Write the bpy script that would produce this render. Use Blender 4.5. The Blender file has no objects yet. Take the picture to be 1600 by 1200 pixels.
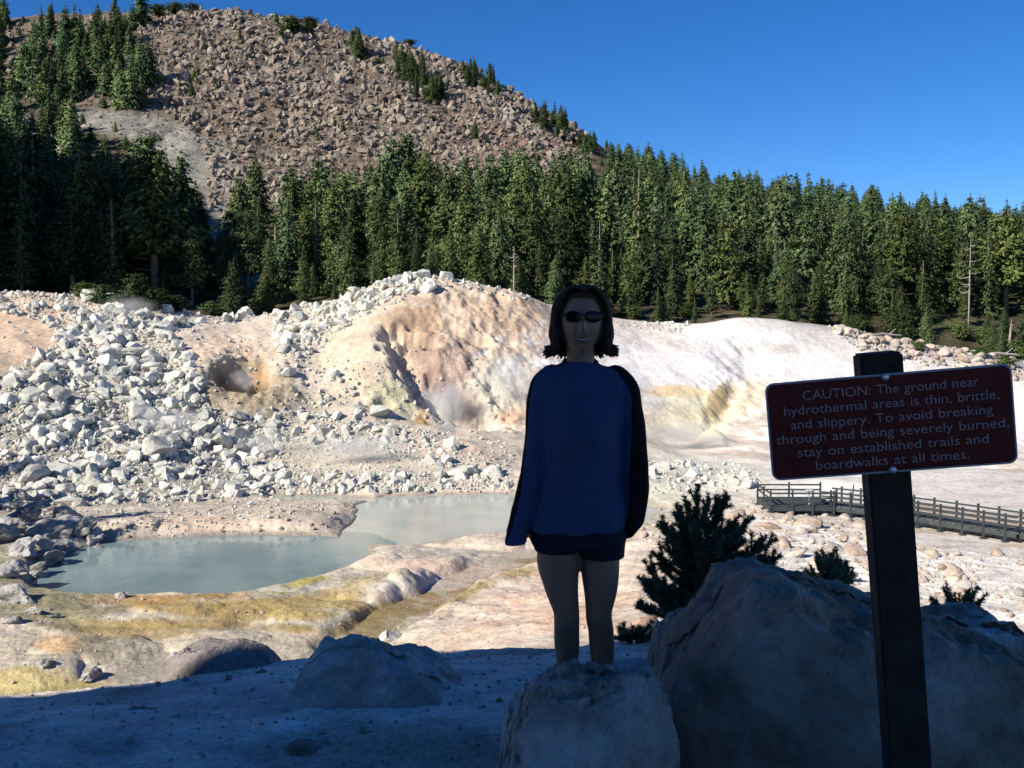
import bpy, bmesh, math, random
import numpy as np
from mathutils import Vector, Matrix, Euler, Quaternion

R = math.radians
scene = bpy.context.scene
col = scene.collection

# ------------------------------------------------------------------ camera
F = 1640.0                       # focal length in pixels of the 1600 px wide photograph
PITCH = math.atan(100.0 / F)     # looking slightly down
CP, SP = math.cos(PITCH), math.sin(PITCH)
cam_data = bpy.data.cameras.new('camera')
cam = bpy.data.objects.new('camera', cam_data)
col.objects.link(cam)
cam_data.sensor_width = 36.0
cam_data.lens = 36.0 * F / 1600.0
cam_data.clip_start = 0.05
cam_data.clip_end = 5000.0
cam.location = (0, 0, 0)
cam.rotation_euler = (R(90) - PITCH, 0, 0)
scene.camera = cam

# ------------------------------------------------------------------ light
SUN_EL = R(33)
LH = Vector((math.sin(R(55)), math.cos(R(55))))          # where the light travels, seen from above
world = bpy.data.worlds.new("World")
scene.world = world
world.use_nodes = True
wn, wl = world.node_tree.nodes, world.node_tree.links
bg = wn['Background']
sky = wn.new('ShaderNodeTexSky')
sky.sky_type = 'NISHITA'
sky.sun_disc = False
sky.sun_elevation = SUN_EL
sky.sun_rotation = math.atan2(-LH.x, -LH.y)
sky.altitude = 2600
sky.air_density = 1.0
sky.dust_density = 0.3
sky.ozone_density = 6.0
hs = wn.new('ShaderNodeHueSaturation')
hs.inputs['Saturation'].default_value = 1.22; hs.inputs['Hue'].default_value = 0.507
wl.new(sky.outputs[0], hs.inputs['Color'])
wl.new(hs.outputs[0], bg.inputs['Color'])
bg.inputs['Strength'].default_value = 0.088

sl = bpy.data.lights.new('sun', 'SUN')
sl.energy = 5.0
sl.angle = R(0.5)
sl.color = (1.0, 0.93, 0.81)
so = bpy.data.objects.new('sun', sl)
col.objects.link(so)
ldir = Vector((LH.x * math.cos(SUN_EL), LH.y * math.cos(SUN_EL), -math.sin(SUN_EL)))
so.rotation_euler = ldir.to_track_quat('-Z', 'Y').to_euler()
so.location = (-60, -40, 80)
scene.view_settings.view_transform = 'Standard'
scene.view_settings.look = 'None'
scene.view_settings.gamma = 1.0
scene.view_settings.exposure = 0.6
scene.cycles.max_bounces = 6
scene.cycles.transparent_max_bounces = 8
scene.cycles.volume_bounces = 1
scene.cycles.use_denoising = True

# ------------------------------------------------------------------ pixel <-> place
def P(px, py, D):
    """the point seen at pixel (px, py) of the 1600x1200 photograph at forward distance D"""
    u = (px - 800) / F; v = (600 - py) / F
    y = v * SP + CP
    return Vector((u / y * D, D, (v * CP - SP) / y * D))
def slope(py):
    v = (600 - np.asarray(py, float)) / F
    return (v * CP - SP) / (v * SP + CP)
def proj(x, y, z):
    dep = y * CP - z * SP
    return 800 + F * x / dep, 600 - F * (y * SP + z * CP) / dep

# ------------------------------------------------------------------ noise
_rs = np.random.RandomState(7)
_perm = np.concatenate([_rs.permutation(256)] * 3)
_g3 = _rs.normal(size=(256, 3)); _g3 /= np.linalg.norm(_g3, axis=1)[:, None]
def pnoise(x, y, z=None):
    x = np.asarray(x, float); y = np.asarray(y, float)
    z = np.zeros_like(x) + 0.37 if z is None else np.asarray(z, float)
    xi, yi, zi = np.floor(x).astype(int), np.floor(y).astype(int), np.floor(z).astype(int)
    fx, fy, fz = x - xi, y - yi, z - zi
    xi &= 255; yi &= 255; zi &= 255
    w = lambda t: t * t * t * (t * (t * 6 - 15) + 10)
    ux, uy, uz = w(fx), w(fy), w(fz)
    out = 0
    for a in (0, 1):
        for b in (0, 1):
            for c in (0, 1):
                g = _g3[_perm[_perm[_perm[xi + a] + yi + b] + zi + c]]
                d = g[..., 0] * (fx - a) + g[..., 1] * (fy - b) + g[..., 2] * (fz - c)
                out = out + d * (ux if a else 1 - ux) * (uy if b else 1 - uy) * (uz if c else 1 - uz)
    return out
def fbm(x, y, z=None, octs=4, rough=0.5):
    s = 0; a = 1.0; f = 1.0
    for i in range(octs):
        s = s + a * pnoise(x * f + 13.7 * i, y * f + 5.1 * i, None if z is None else z * f + 3.3 * i)
        a *= rough; f *= 2.03
    return s
def sstep(a, b, x):
    t = np.clip((np.asarray(x, float) - a) / (b - a), 0, 1)
    return t * t * (3 - 2 * t)

# ------------------------------------------------------------------ object helpers
def tag(o, label=None, cat=None, group=None, kind=None):
    if label: o['label'] = label
    if cat: o['category'] = cat
    if group: o['group'] = group
    if kind: o['kind'] = kind
    return o
def empty(name, loc, rz=0.0):
    o = bpy.data.objects.new(name, None)
    o.empty_display_size = 0.3
    o.location = loc; o.rotation_euler = (0, 0, rz)
    col.objects.link(o)
    return o
def mesh_np(name, verts, faces, mat=None, smooth=True, colors=None, mats=None):
    """verts (n,3); faces = array (m,k) or list of such arrays"""
    me = bpy.data.meshes.new(name)
    verts = np.asarray(verts, np.float32)
    if not isinstance(faces, (list, tuple)): faces = [faces]
    faces = [np.asarray(f, np.int32) for f in faces if len(f)]
    nl = sum(f.size for f in faces); nf = sum(len(f) for f in faces)
    me.vertices.add(len(verts)); me.loops.add(nl); me.polygons.add(nf)
    me.vertices.foreach_set('co', verts.ravel())
    me.loops.foreach_set('vertex_index', np.concatenate([f.ravel() for f in faces]))
    tot = np.concatenate([np.full(len(f), f.shape[1], np.int32) for f in faces])
    st = np.concatenate([[0], np.cumsum(tot)[:-1]]).astype(np.int32)
    me.polygons.foreach_set('loop_start', st)
    me.polygons.foreach_set('loop_total', tot)
    me.polygons.foreach_set('use_smooth', np.full(nf, bool(smooth)))
    if mat is not None:
        for m in (mat if isinstance(mat, (list, tuple)) else [mat]): me.materials.append(m)
    if mats is not None: me.polygons.foreach_set('material_index', np.asarray(mats, np.int32))
    me.update(calc_edges=True)
    if colors is not None:
        ca = me.color_attributes.new('Col', 'FLOAT_COLOR', 'POINT')
        c4 = np.ones((len(verts), 4), np.float32); c4[:, :3] = colors
        ca.data.foreach_set('color', c4.ravel())
    me.validate()
    return me
def link(name, me, parent=None, loc=None, rot=None, scale=None):
    o = bpy.data.objects.new(name, me)
    if loc is not None: o.location = loc
    if rot is not None: o.rotation_euler = rot
    if scale is not None: o.scale = scale
    col.objects.link(o)
    if parent is not None: o.parent = parent
    return o
def grid_faces(nr, nc):
    i = np.arange(nr - 1)[:, None] * nc + np.arange(nc - 1)[None]
    i = i.ravel()
    return np.stack([i, i + 1, i + nc + 1, i + nc], 1)
class MB:
    """collects simple solids into one mesh"""
    def __init__(s): s.v = []; s.f3 = []; s.f4 = []; s.n = 0
    def add(s, v, f4=None, f3=None):
        v = np.asarray(v, float).reshape(-1, 3)
        if f4 is not None and len(f4): s.f4.append(np.asarray(f4) + s.n)
        if f3 is not None and len(f3): s.f3.append(np.asarray(f3) + s.n)
        s.v.append(v); s.n += len(v)
    def box(s, c, size, M=None):
        q = np.array([[x, y, z] for x in (-.5, .5) for y in (-.5, .5) for z in (-.5, .5)]) * np.array(size)
        if M is not None: q = q @ np.array(M).T
        s.add(q + np.array(c), [[0, 1, 3, 2], [4, 6, 7, 5], [0, 4, 5, 1], [2, 3, 7, 6], [0, 2, 6, 4], [1, 5, 7, 3]])
    def bar(s, a, b, w, h=None):
        a = Vector(a); b = Vector(b); h = h or w
        d = (b - a); L = d.length; d.normalize()
        up = Vector((0, 0, 1)) if abs(d.z) < 0.9 else Vector((0, 1, 0))
        x = d.cross(up).normalized(); y = x.cross(d).normalized()
        M = np.array([[x[i] , d[i], y[i]] for i in range(3)])
        s.box((a + b) / 2, (w, L, h), M)
    def tube(s, pts, rads, n=8, cap=True):
        pts = [Vector(p) for p in pts]; V = []
        if not hasattr(rads, '__len__'): rads = [rads] * len(pts)
        prev = None
        for i, p in enumerate(pts):
            d = (pts[min(i + 1, len(pts) - 1)] - pts[max(i - 1, 0)]).normalized()
            if prev is None:
                up = Vector((0, 0, 1)) if abs(d.z) < 0.9 else Vector((1, 0, 0))
                x = d.cross(up).normalized()
            else:
                x = (prev - d * prev.dot(d)).normalized()
            prev = x; y = d.cross(x)
            for k in range(n):
                a = 2 * math.pi * k / n
                V.append(p + (x * math.cos(a) + y * math.sin(a)) * rads[i])
        m = len(pts); f = []
        for i in range(m - 1):
            for k in range(n):
                f.append([i * n + k, i * n + (k + 1) % n, (i + 1) * n + (k + 1) % n, (i + 1) * n + k])
        f3 = []
        if cap:
            V.append(pts[0]); V.append(pts[-1]); c0, c1 = m * n, m * n + 1
            for k in range(n):
                f3.append([c0, (k + 1) % n, k]); f3.append([c1, (m - 1) * n + k, (m - 1) * n + (k + 1) % n])
        s.add([list(v) for v in V], f, f3)
    def build(s, name, mat, parent=None, smooth=False, **kw):
        fs = []
        if s.f4: fs.append(np.concatenate(s.f4))
        if s.f3: fs.append(np.concatenate(s.f3))
        me = mesh_np(name, np.concatenate(s.v), fs, mat, smooth)
        return link(name, me, parent, **kw)

# ------------------------------------------------------------------ materials
def mat_new(name):
    m = bpy.data.materials.new(name); m.use_nodes = True
    nt = m.node_tree; b = nt.nodes['Principled BSDF']
    return m, nt, b
def nd(nt, t, **kw):
    n = nt.nodes.new(t)
    for k, v in kw.items(): setattr(n, k, v)
    return n
def noise_node(nt, scale, detail=6, rough=0.6, vec=None):
    n = nd(nt, 'ShaderNodeTexNoise')
    n.inputs['Scale'].default_value = scale; n.inputs['Detail'].default_value = detail
    n.inputs['Roughness'].default_value = rough
    if vec is not None: nt.links.new(vec, n.inputs['Vector'])
    return n
def ramp(nt, src, stops):
    r = nd(nt, 'ShaderNodeValToRGB'); e = r.color_ramp.elements
    while len(e) < len(stops): e.new(0.5)
    for i, (p, c) in enumerate(stops):
        e[i].position = p; e[i].color = (c[0], c[1], c[2], 1) if hasattr(c, '__len__') else (c, c, c, 1)
    nt.links.new(src, r.inputs[0])
    return r.outputs[0]
def mix(nt, mode, fac, a, b):
    n = nd(nt, 'ShaderNodeMix', data_type='RGBA', blend_type=mode)
    for inp, val in ((n.inputs[0], fac), (n.inputs[6], a), (n.inputs[7], b)):
        if hasattr(val, 'is_linked') or isinstance(val, bpy.types.NodeSocket): nt.links.new(val, inp)
        elif hasattr(val, '__len__'): inp.default_value = (val[0], val[1], val[2], 1)
        else: inp.default_value = val
    return n.outputs[2]
def bump(nt, bsdf, layers, vec=None):
    prev = None
    for (scale, dist, det) in layers:
        n = noise_node(nt, scale, det, 0.6, vec)
        b = nd(nt, 'ShaderNodeBump'); b.inputs['Distance'].default_value = dist
        b.inputs['Strength'].default_value = 1.0
        nt.links.new(n.outputs[0], b.inputs['Height'])
        if prev is not None: nt.links.new(prev, b.inputs['Normal'])
        prev = b.outputs[0]
    nt.links.new(prev, bsdf.inputs['Normal'])
def objco(nt):
    return nd(nt, 'ShaderNodeTexCoord').outputs['Object']
def ground_mat(name, var, bumps, lo=0.72, hi=1.22, rough=0.92):
    """colour from the painted soil zones, broken up by several scales of noise"""
    m, nt, b = mat_new(name)
    at = nd(nt, 'ShaderNodeVertexColor'); at.layer_name = 'Col'
    g = nd(nt, 'ShaderNodeNewGeometry').outputs['Position']
    c = at.outputs[0]
    for s, amt in var:
        n = noise_node(nt, s, 8, 0.65, g)
        r = ramp(nt, n.outputs[0], [(0.3, (lo, lo * .98, lo * .95)), (0.7, (hi, hi * .99, hi * .98))])
        c = mix(nt, 'MULTIPLY', amt, c, r)
    nt.links.new(c, b.inputs['Base Color'])
    b.inputs['Roughness'].default_value = rough
    b.inputs['Specular IOR Level'].default_value = 0.15
    bump(nt, b, bumps, g)
    return m
def rock_mat(name, c1, c2, c3, scale=1.2, bumps=((2.0, .08, 8), (12, .02, 6)), rnd=0.25, rough=0.9):
    m, nt, b = mat_new(name)
    tc = objco(nt)
    oi = nd(nt, 'ShaderNodeObjectInfo')
    va = nd(nt, 'ShaderNodeVectorMath', operation='ADD')
    nt.links.new(tc, va.inputs[0])
    sc = nd(nt, 'ShaderNodeVectorMath', operation='SCALE'); sc.inputs[3].default_value = 1.0
    cv = nd(nt, 'ShaderNodeCombineXYZ')
    mm = nd(nt, 'ShaderNodeMath', operation='MULTIPLY'); mm.inputs[1].default_value = 57.0
    nt.links.new(oi.outputs['Random'], mm.inputs[0]); nt.links.new(mm.outputs[0], cv.inputs[0])
    nt.links.new(cv.outputs[0], va.inputs[1])
    v = va.outputs[0]
    n = noise_node(nt, scale, 8, 0.62, v)
    c = ramp(nt, n.outputs[0], [(0.32, c1), (0.5, c2), (0.68, c3)])
    n2 = noise_node(nt, scale * 7, 6, 0.7, v)
    c = mix(nt, 'MULTIPLY', 0.8, c, ramp(nt, n2.outputs[0], [(0.3, .7), (0.65, 1.15)]))
    at = nd(nt, 'ShaderNodeVertexColor'); at.layer_name = 'Col'
    h = nd(nt, 'ShaderNodeMapRange'); h.inputs['To Min'].default_value = 1 - rnd; h.inputs['To Max'].default_value = 1 + rnd * .6
    nt.links.new(oi.outputs['Random'], h.inputs['Value'])
    c = mix(nt, 'MULTIPLY', 1.0, c, h.outputs[0])
    nt.links.new(c, b.inputs['Base Color'])
    b.inputs['Roughness'].default_value = rough
    b.inputs['Specular IOR Level'].default_value = 0.2
    bump(nt, b, bumps, v)
    return m
def plain_mat(name, c, rough=0.7, var=0.15, scale=8.0, metallic=0.0, bumps=None, spec=0.3):
    m, nt, b = mat_new(name)
    tc = objco(nt)
    n = noise_node(nt, scale, 6, 0.6, tc)
    lo = tuple(k * (1 - var) for k in c); hi = tuple(min(1, k * (1 + var)) for k in c)
    nt.links.new(ramp(nt, n.outputs[0], [(0.35, lo), (0.65, hi)]), b.inputs['Base Color'])
    b.inputs['Roughness'].default_value = rough; b.inputs['Metallic'].default_value = metallic
    b.inputs['Specular IOR Level'].default_value = spec
    if bumps: bump(nt, b, bumps, tc)
    return m
# ================================================================== TERRAIN
ZW = -11.5                        # level of the pools, below the eye
AX = np.array([-1500, -700, 0, 100, 200, 300, 400, 500, 600, 650, 700, 800, 860, 900, 950, 1000, 1080, 1150, 1200, 1270, 1350, 1400, 1500, 1600, 2300, 3100], float)
def L(xs, ys): return np.interp(AX, xs, ys)
lines = []                        # (D over AX, z over AX)
def line_py(D, py): lines.append((D, slope(py) * D))
def line_z(D, z): lines.append((D, z))
o_ = np.ones(len(AX))
line_z(o_ * 1.0, o_ * -1.46)
line_z(o_ * 3.4, o_ * -1.49)
lipx = [-1500, -700, 0, 200, 400, 600, 800, 1000, 1200, 1600, 2300, 3100]
lipD = L(lipx, [4.2, 4.2, 4.7, 5.0, 5.5, 5.9, 6.2, 6.8, 7.2, 7.8, 8.2, 8.2])
lipP = L(lipx, [1130, 1130, 1095, 1064, 1036, 1018, 1013, 1000, 1000, 1010, 1010, 1010])
line_py(lipD, lipP)
line_py(lipD + 1.3, lipP + 75)
line_py(o_ * 16, lipP + 42)
line_py(L([-700, 0, 200, 400, 600, 800, 1000, 1200, 1600], [31, 31, 32.5, 34, 35, 29, 27, 26, 26]), lipP + L([-700, 600, 800, 1600], [-3, -3, -2, -2]))
line_z(o_ * 45, L([-700, 0, 200, 800, 900, 1000, 1200, 1400, 1600], [-9.8, -10.8, -11.2, -11.2, -10.9, -10.3, -10.3, -10.5, -10.7]))
line_z(o_ * 59, L([-700, 0, 200, 1000, 1200, 1400, 1600], [-9, -10.9, -11.3, -11.2, -11.2, -11.6, -12.0]))
line_z(L([-700, 0, 200, 400, 600, 1000, 1200, 1400, 1600, 2300], [62, 63, 66, 70, 71, 71, 75, 78, 80, 85]), L([-700, 0, 1200, 1600], [-9, -11, -11.3, -12.2]))
line_py(L([-700, 0, 200, 400, 600, 800, 1000, 1200, 1400, 1600], [70, 71, 75, 78, 80, 82, 84, 88, 92, 96]),
        L([-700, 0, 200, 400, 500, 600, 700, 800, 1000, 1200, 1400, 1600], [690, 700, 705, 722, 712, 695, 690, 700, 716, 716, 716, 722]))
line_py(L([-700, 0, 200, 400, 600, 800, 1000, 1200, 1400, 1600], [80, 80, 84, 88, 88, 90, 92, 97, 104, 106]),
        L([-700, 0, 200, 400, 500, 600, 700, 800, 1000, 1080, 1200, 1400, 1600], [590, 600, 605, 628, 645, 655, 662, 665, 690, 700, 680, 680, 700]))
line_py(L([-700, 0, 200, 400, 600, 800, 1000, 1200, 1400, 1600], [92, 92, 95, 98, 97, 99, 103, 113, 116, 118]),
        L([-700, 0, 200, 400, 500, 600, 700, 800, 1000, 1200, 1400, 1600], [510, 522, 530, 545, 545, 530, 540, 555, 600, 592, 622, 640]))
crD = L([-700, 0, 200, 400, 600, 800, 1000, 1200, 1400, 1600, 2300], [104, 106, 108, 112, 112, 112, 121, 126, 130, 130, 135])
crP = L([-700, 0, 200, 260, 300, 400, 450, 520, 600, 650, 700, 800, 860, 950, 1000, 1080, 1150, 1200, 1270, 1350, 1400, 1500, 1600, 2300],
        [430, 456, 468, 482, 494, 499, 497, 470, 440, 431, 433, 454, 473, 497, 500, 508, 499, 498, 506, 520, 528, 545, 566, 600])
line_py(crD, crP)
line_py(crD + 9, crP + 13)
line_py(o_ * 152, L([-700, 0, 200, 400, 600, 800, 1000, 1200, 1400, 1600, 2300], [440, 450, 445, 455, 440, 460, 474, 482, 494, 515, 530]))
line_py(o_ * 190, L([-700, 0, 200, 400, 600, 800, 1000, 1200, 1400, 1600], [370, 380, 370, 395, 400, 400, 415, 430, 440, 450]))
line_py(o_ * 240, L([-700, 0, 200, 400, 600, 800, 1000, 1200, 1400, 1600], [300, 300, 295, 325, 325, 330, 350, 375, 392, 405]))
line_py(o_ * 300, L([-700, 0, 200, 400, 600, 800, 900, 1000, 1200, 1400, 1600], [210, 200, 200, 225, 235, 250, 272, 298, 334, 357, 375]))
skD = L([-1500, 860, 1000, 3100], [400, 400, 345, 345])
skP = L([-1500, -700, 0, 100, 200, 300, 350, 500, 600, 650, 700, 750, 830, 860, 900, 935, 1000, 1100, 1200, 1300, 1400, 1500, 1600, 2300],
        [90, 70, 33, 28, 22, 16, 14, 38, 62, 76, 92, 117, 163, 178, 198, 238, 268, 290, 306, 328, 341, 352, 360, 385])
line_py(skD, skP)
line_py(skD + 25, skP + 4)
line_py(o_ * 520, skP + 60)
line_z(o_ * 950, o_ * 0 + 0)

TX = np.arange(-1500, 3101, 10.0)
TD = np.concatenate([np.arange(0.5, 12, 0.1), np.arange(12, 60, 0.3), np.arange(60, 160, 0.4), np.arange(160, 440, 1.0), np.arange(440, 951, 10.0)])
def gsm(a, s, axis=-1):
    k = np.arange(-int(3 * s), int(3 * s) + 1); w = np.exp(-k * k / (2 * s * s)); w /= w.sum()
    return np.apply_along_axis(lambda r: np.convolve(np.pad(r, len(k) // 2, mode='edge'), w, mode='valid'), axis, a)
def pchip(xk, yk, xq):
    h = np.diff(xk); d = np.diff(yk) / h
    m = np.zeros(len(xk)); m[0], m[-1] = d[0], d[-1]
    for i in range(1, len(xk) - 1):
        if d[i - 1] * d[i] > 0:
            w1 = 2 * h[i] + h[i - 1]; w2 = h[i] + 2 * h[i - 1]
            m[i] = (w1 + w2) / (w1 / d[i - 1] + w2 / d[i])
    i = np.clip(np.searchsorted(xk, xq) - 1, 0, len(xk) - 2)
    t = (xq - xk[i]) / h[i]
    return yk[i] * (1 + 2 * t) * (1 - t) ** 2 + m[i] * h[i] * t * (1 - t) ** 2 + yk[i + 1] * t * t * (3 - 2 * t) + m[i + 1] * h[i] * t * t * (t - 1)
_D = np.stack([gsm(np.interp(TX, AX, a), 2.0) for a, b in lines]); _Z = np.stack([gsm(np.interp(TX, AX, b), 2.0) for a, b in lines])
TZ = np.stack([pchip(_D[:, j], _Z[:, j], TD) for j in range(len(TX))])      # (column, distance)

def H0(x, y):
    """large shape of the land"""
    x = np.asarray(x, float); y = np.asarray(y, float)
    ye = np.maximum(y, 3.0)
    cx = np.clip((800 + F * x / ye - TX[0]) / 10.0, 0, len(TX) - 1.001)
    i = cx.astype(int); f = cx - i
    d = np.interp(np.clip(y, TD[0], TD[-1]), TD, np.arange(len(TD))); d = np.minimum(d, len(TD) - 1.001)
    j = d.astype(int); g = d - j
    return (TZ[i, j] * (1 - f) + TZ[i + 1, j] * f) * (1 - g) + (TZ[i, j + 1] * (1 - f) + TZ[i + 1, j + 1] * f) * g
def onplane(px, py, z=ZW):
    s = float(slope(py)); D = z / s
    p = P(px, py, D); return (p.x, p.y)
def poly_sd(x, y, poly):
    """signed distance, negative inside"""
    poly = np.array(poly); n = len(poly); best = np.full(x.shape, 1e9); ins = np.zeros(x.shape, bool)
    for k in range(n):
        a, b = poly[k], poly[(k + 1) % n]
        e = b - a; w0, w1 = x - a[0], y - a[1]
        t = np.clip((w0 * e[0] + w1 * e[1]) / (e @ e), 0, 1)
        best = np.minimum(best, (w0 - e[0] * t) ** 2 + (w1 - e[1] * t) ** 2)
        c = ((a[1] > y) != (b[1] > y)) & (x < (b[0] - a[0]) * (y - a[1]) / (b[1] - a[1] + 1e-12) + a[0])
        ins ^= c
    return np.sqrt(best) * np.where(ins, -1, 1)
def line_d(x, y, pts):
    best = np.full(x.shape, 1e9)
    for a, b in zip(pts[:-1], pts[1:]):
        a = np.array(a); b = np.array(b); e = b - a; w0, w1 = x - a[0], y - a[1]
        t = np.clip((w0 * e[0] + w1 * e[1]) / (e @ e), 0, 1)
        best = np.minimum(best, (w0 - e[0] * t) ** 2 + (w1 - e[1] * t) ** 2)
    return np.sqrt(best)
POND = [onplane(*p) for p in [(58, 910), (72, 885), (105, 864), (165, 847), (230, 842), (300, 839), (420, 836), (545, 840), (572, 852), (574, 868), (552, 881), (520, 892), (480, 905), (440, 915), (380, 926), (300, 931), (200, 933), (110, 932), (68, 924)]]
POOL = [onplane(*p) for p in [(556, 790), (600, 776), (700, 773), (800, 772), (900, 772), (1000, 782), (1028, 796), (1010, 812), (940, 826), (840, 830), (760, 834), (700, 842), (650, 853), (560, 852), (530, 840), (540, 826), (560, 812)]]
SHALLOW = [onplane(*p) for p in [(425, 776), (520, 776), (580, 779), (575, 783), (500, 782), (430, 781)]]
STREAM = [onplane(*p) for p in [(1045, 850), (960, 856), (850, 870), (760, 895), (700, 918), (650, 950), (600, 985), (550, 1016)]]
RILL = [onplane(*p) for p in [(600, 850), (680, 862), (780, 868), (860, 866)]]
LOBES = [(350, 818, 190, 17, .55), (205, 826, 46, 13, .7), (470, 812, 90, 14, .45), (655, 912, 46, 17, .75), (600, 925, 70, 17, .6), (700, 883, 150, 11, .45),
         (590, 880, 40, 9, .45), (762, 848, 62, 12, .35), (230, 962, 110, 20, .5), (400, 955, 190, 24, .4), (150, 1012, 100, 16, .5), (500, 975, 90, 20, .35),
         (30, 1050, 90, 30, .6), (330, 1000, 90, 14, .4), (770, 905, 60, 12, .3)]
LOBEW = []
for (a, b, rx, ry, h) in LOBES:
    c = onplane(a, b, ZW + .3); e = onplane(a + rx, b, ZW + .3); n0 = onplane(a, b + ry, ZW + .3); n1 = onplane(a, b - ry, ZW + .3)
    LOBEW.append((c[0], (n0[1] + n1[1]) / 2, abs(e[0] - c[0]), abs(n1[1] - n0[1]) / 2, h))
def hit0(px, py, dmin=9.0, dmax=430.0, fn=None):
    fn = fn or H0
    D = np.concatenate([np.arange(dmin, 60, .1), np.arange(max(60, dmin), dmax, .25)])
    u = (px - 800) / F; v = (600 - py) / F; yy = v * SP + CP
    x = u / yy * D; z = (v * CP - SP) / yy * D
    g = fn(x, D); k = np.nonzero(z <= g)[0]
    if len(k) == 0: return None
    k = k[0]; return Vector((x[k], D[k], float(g[k])))
def H1(x, y):
    """land with the pools, channels, vents and relief cut into it"""
    x = np.asarray(x, float); y = np.asarray(y, float)
    z = H0(x, y)
    base = z.copy()
    basin = sstep(26, 34, y) * (1 - sstep(62, 72, y))
    # broad relief
    sl_ = sstep(62, 75, y) * (1 - sstep(118, 135, y))
    px = 800 + F * x / np.maximum(y, 1)
    sm = 1 - .75 * sstep(900, 1020, px)
    z = z + sl_ * (0.7 * fbm(x / 9, y / 9, octs=3) + .26 * sm * fbm(x / 2.6 + 9, y / 2.6, octs=5))
    # smooth snow-like right mound: less relief
    # brown eroded face of the middle mound
    fm = np.exp(-((px - 745) / 115) ** 2) * sstep(86, 90, y) * (1 - sstep(108, 113, y))
    rdg = np.abs(pnoise(x / 1.9 + y * .12, y / 4.5 + 3)) + .5 * np.abs(pnoise(x / .8, y / 1.6 + 7)) + .3 * np.abs(pnoise(x / .35, y / .5 + 7))
    z = z + fm * (.5 * rdg - .35 + .7 * fbm(x / 1.6, y / 1.8 + 2, octs=6, rough=.62))
    # near basin
    z = z + basin * (.16 * fbm(x / 3.5, y / 3.5, octs=4) + .10 * fbm(x / .9, y / .8, octs=5, rough=.6))
    # slope falling between the ledge and the pools
    sr = sstep(10, 20, y) * (1 - sstep(45, 60, y)) * sstep(560, 800, px)
    z = z + sr * (.35 * fbm(x / 5 + y / 8, y / 7, octs=3) + .08 * fbm(x / 1.1, y / 1.1, octs=3))
    # terrace lobes
    wx = x + .5 * pnoise(x / 1.3, y / 1.3); wy = y + .9 * pnoise(x / 1.6 + 4, y / 1.6)
    for (cx, cy, rx, ry, h) in LOBEW:
        r2 = ((wx - cx) / rx) ** 2 + ((wy - cy) / ry) ** 2
        z = z + .62 * h * np.clip(1 - r2, 0, 1) ** .55
    # channel
    m = (y > 24) & (y < 80)
    if m.any():
        xm, ym, zm = x[m], y[m], z[m]
        n = .28 * fbm(xm / 1.6, ym / 1.6, octs=4)
        d = line_d(xm, ym, STREAM) + n
        zm = zm - .75 * (1 - sstep(.3, 1.6, d))
        d = line_d(xm, ym, RILL) + n
        zm = zm - .3 * (1 - sstep(.1, .6, d))
        sd = np.minimum(np.minimum(poly_sd(xm, ym, POND), poly_sd(xm, ym, POOL)), poly_sd(xm, ym, SHALLOW)) + n * 1.1
        up = ZW + .07 + (np.maximum(zm, ZW + .12) - ZW - .07) * sstep(.0, 1.1, sd)
        dn = ZW - .05 - .8 * sstep(0, 2.5, -sd)
        zm = np.where(sd > .12, up, np.where(sd > 0, ZW - .05 + (up - ZW + .05) * sd / .12, dn))
        z[m] = zm
    # steaming pit on the left slope and its gritty rim
    for (vx, vy, r, dep, rim) in PITS:
        dx = x - vx; dy = y - vy
        r_ = np.sqrt(dx * dx + (dy * .78) ** 2) * (1 + .16 * pnoise(x / 1.1, y / 1.1))
        z = z + rim * np.exp(-((r_ - r * 1.25) / (r * .55)) ** 2) - dep * (1 - sstep(r * .6, r * .98, r_))
        z = z + .35 * np.exp(-(r_ / (r * 2.2)) ** 2) * fbm(x / .6, y / .6, octs=3)
    # gullies
    for (pts, w, dep) in GULLIES:
        d = line_d(x, y, pts) + w * .5 * fbm(x / 1.4, y / 1.4, octs=3)
        z = z - dep * (1 - sstep(0, w, d))
    for (bx, by, rx, ry, h) in BUMPS:
        r2 = ((x - bx) / rx) ** 2 + ((y - by) / ry) ** 2
        z = z + h * np.exp(-r2)
    # mountain
    mt = sstep(120, 150, y)
    talus = sstep(250, 300, y)
    z = z + mt * (1.6 * fbm(x / 22, y / 22, octs=4)) + talus * (2.2 * fbm(x / 9, y / 14, octs=3) + 1.4 * np.abs(pnoise(x / 4, y / 5)))
    # ledge
    lg = 1 - sstep(8, 10, y)
    z = z + lg * (.035 * fbm(x / .5, y / .5, octs=5) + .06 * fbm(x / 1.6 + 3, y / 1.6, octs=2) + .008 * fbm(x / .06, y / .06, octs=2))
    return z
PITS = []; GULLIES = []; BUMPS = []
h_ = hit0(376, 604, 60); PITS.append((h_.x, h_.y + 1.0, 2.9, 3.4, .6))
h_ = hit0(600, 640, 75); PITS.append((h_.x, h_.y, .9, .8, .2))
def gl(pts, w, d, dmin=70):
    GULLIES.append(([tuple(hit0(a, b, dmin).xy) for a, b in pts], w, d))
gl([(632, 525), (655, 570), (695, 620), (745, 655)], 3.0, 2.6)
gl([(640, 500), (700, 500), (760, 530)], 1.4, .8)
gl([(1150, 600), (1135, 630), (1110, 668)], 1.2, .4)
gl([(1180, 560), (1130, 640)], 3.5, .5)
h_ = hit0(1112, 692, 75); BUMPS.append((h_.x, h_.y, 1.3, 1.3, 1.3))
h_ = hit0(560, 655, 75); BUMPS.append((h_.x, h_.y, 1.8, 1.4, .8))
def hit(px, py, dmin=9.0, dmax=430.0): return hit0(px, py, dmin, dmax, H1)
def gz(x, y): return float(H1(np.array([x], float), np.array([y], float))[0])

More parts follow.
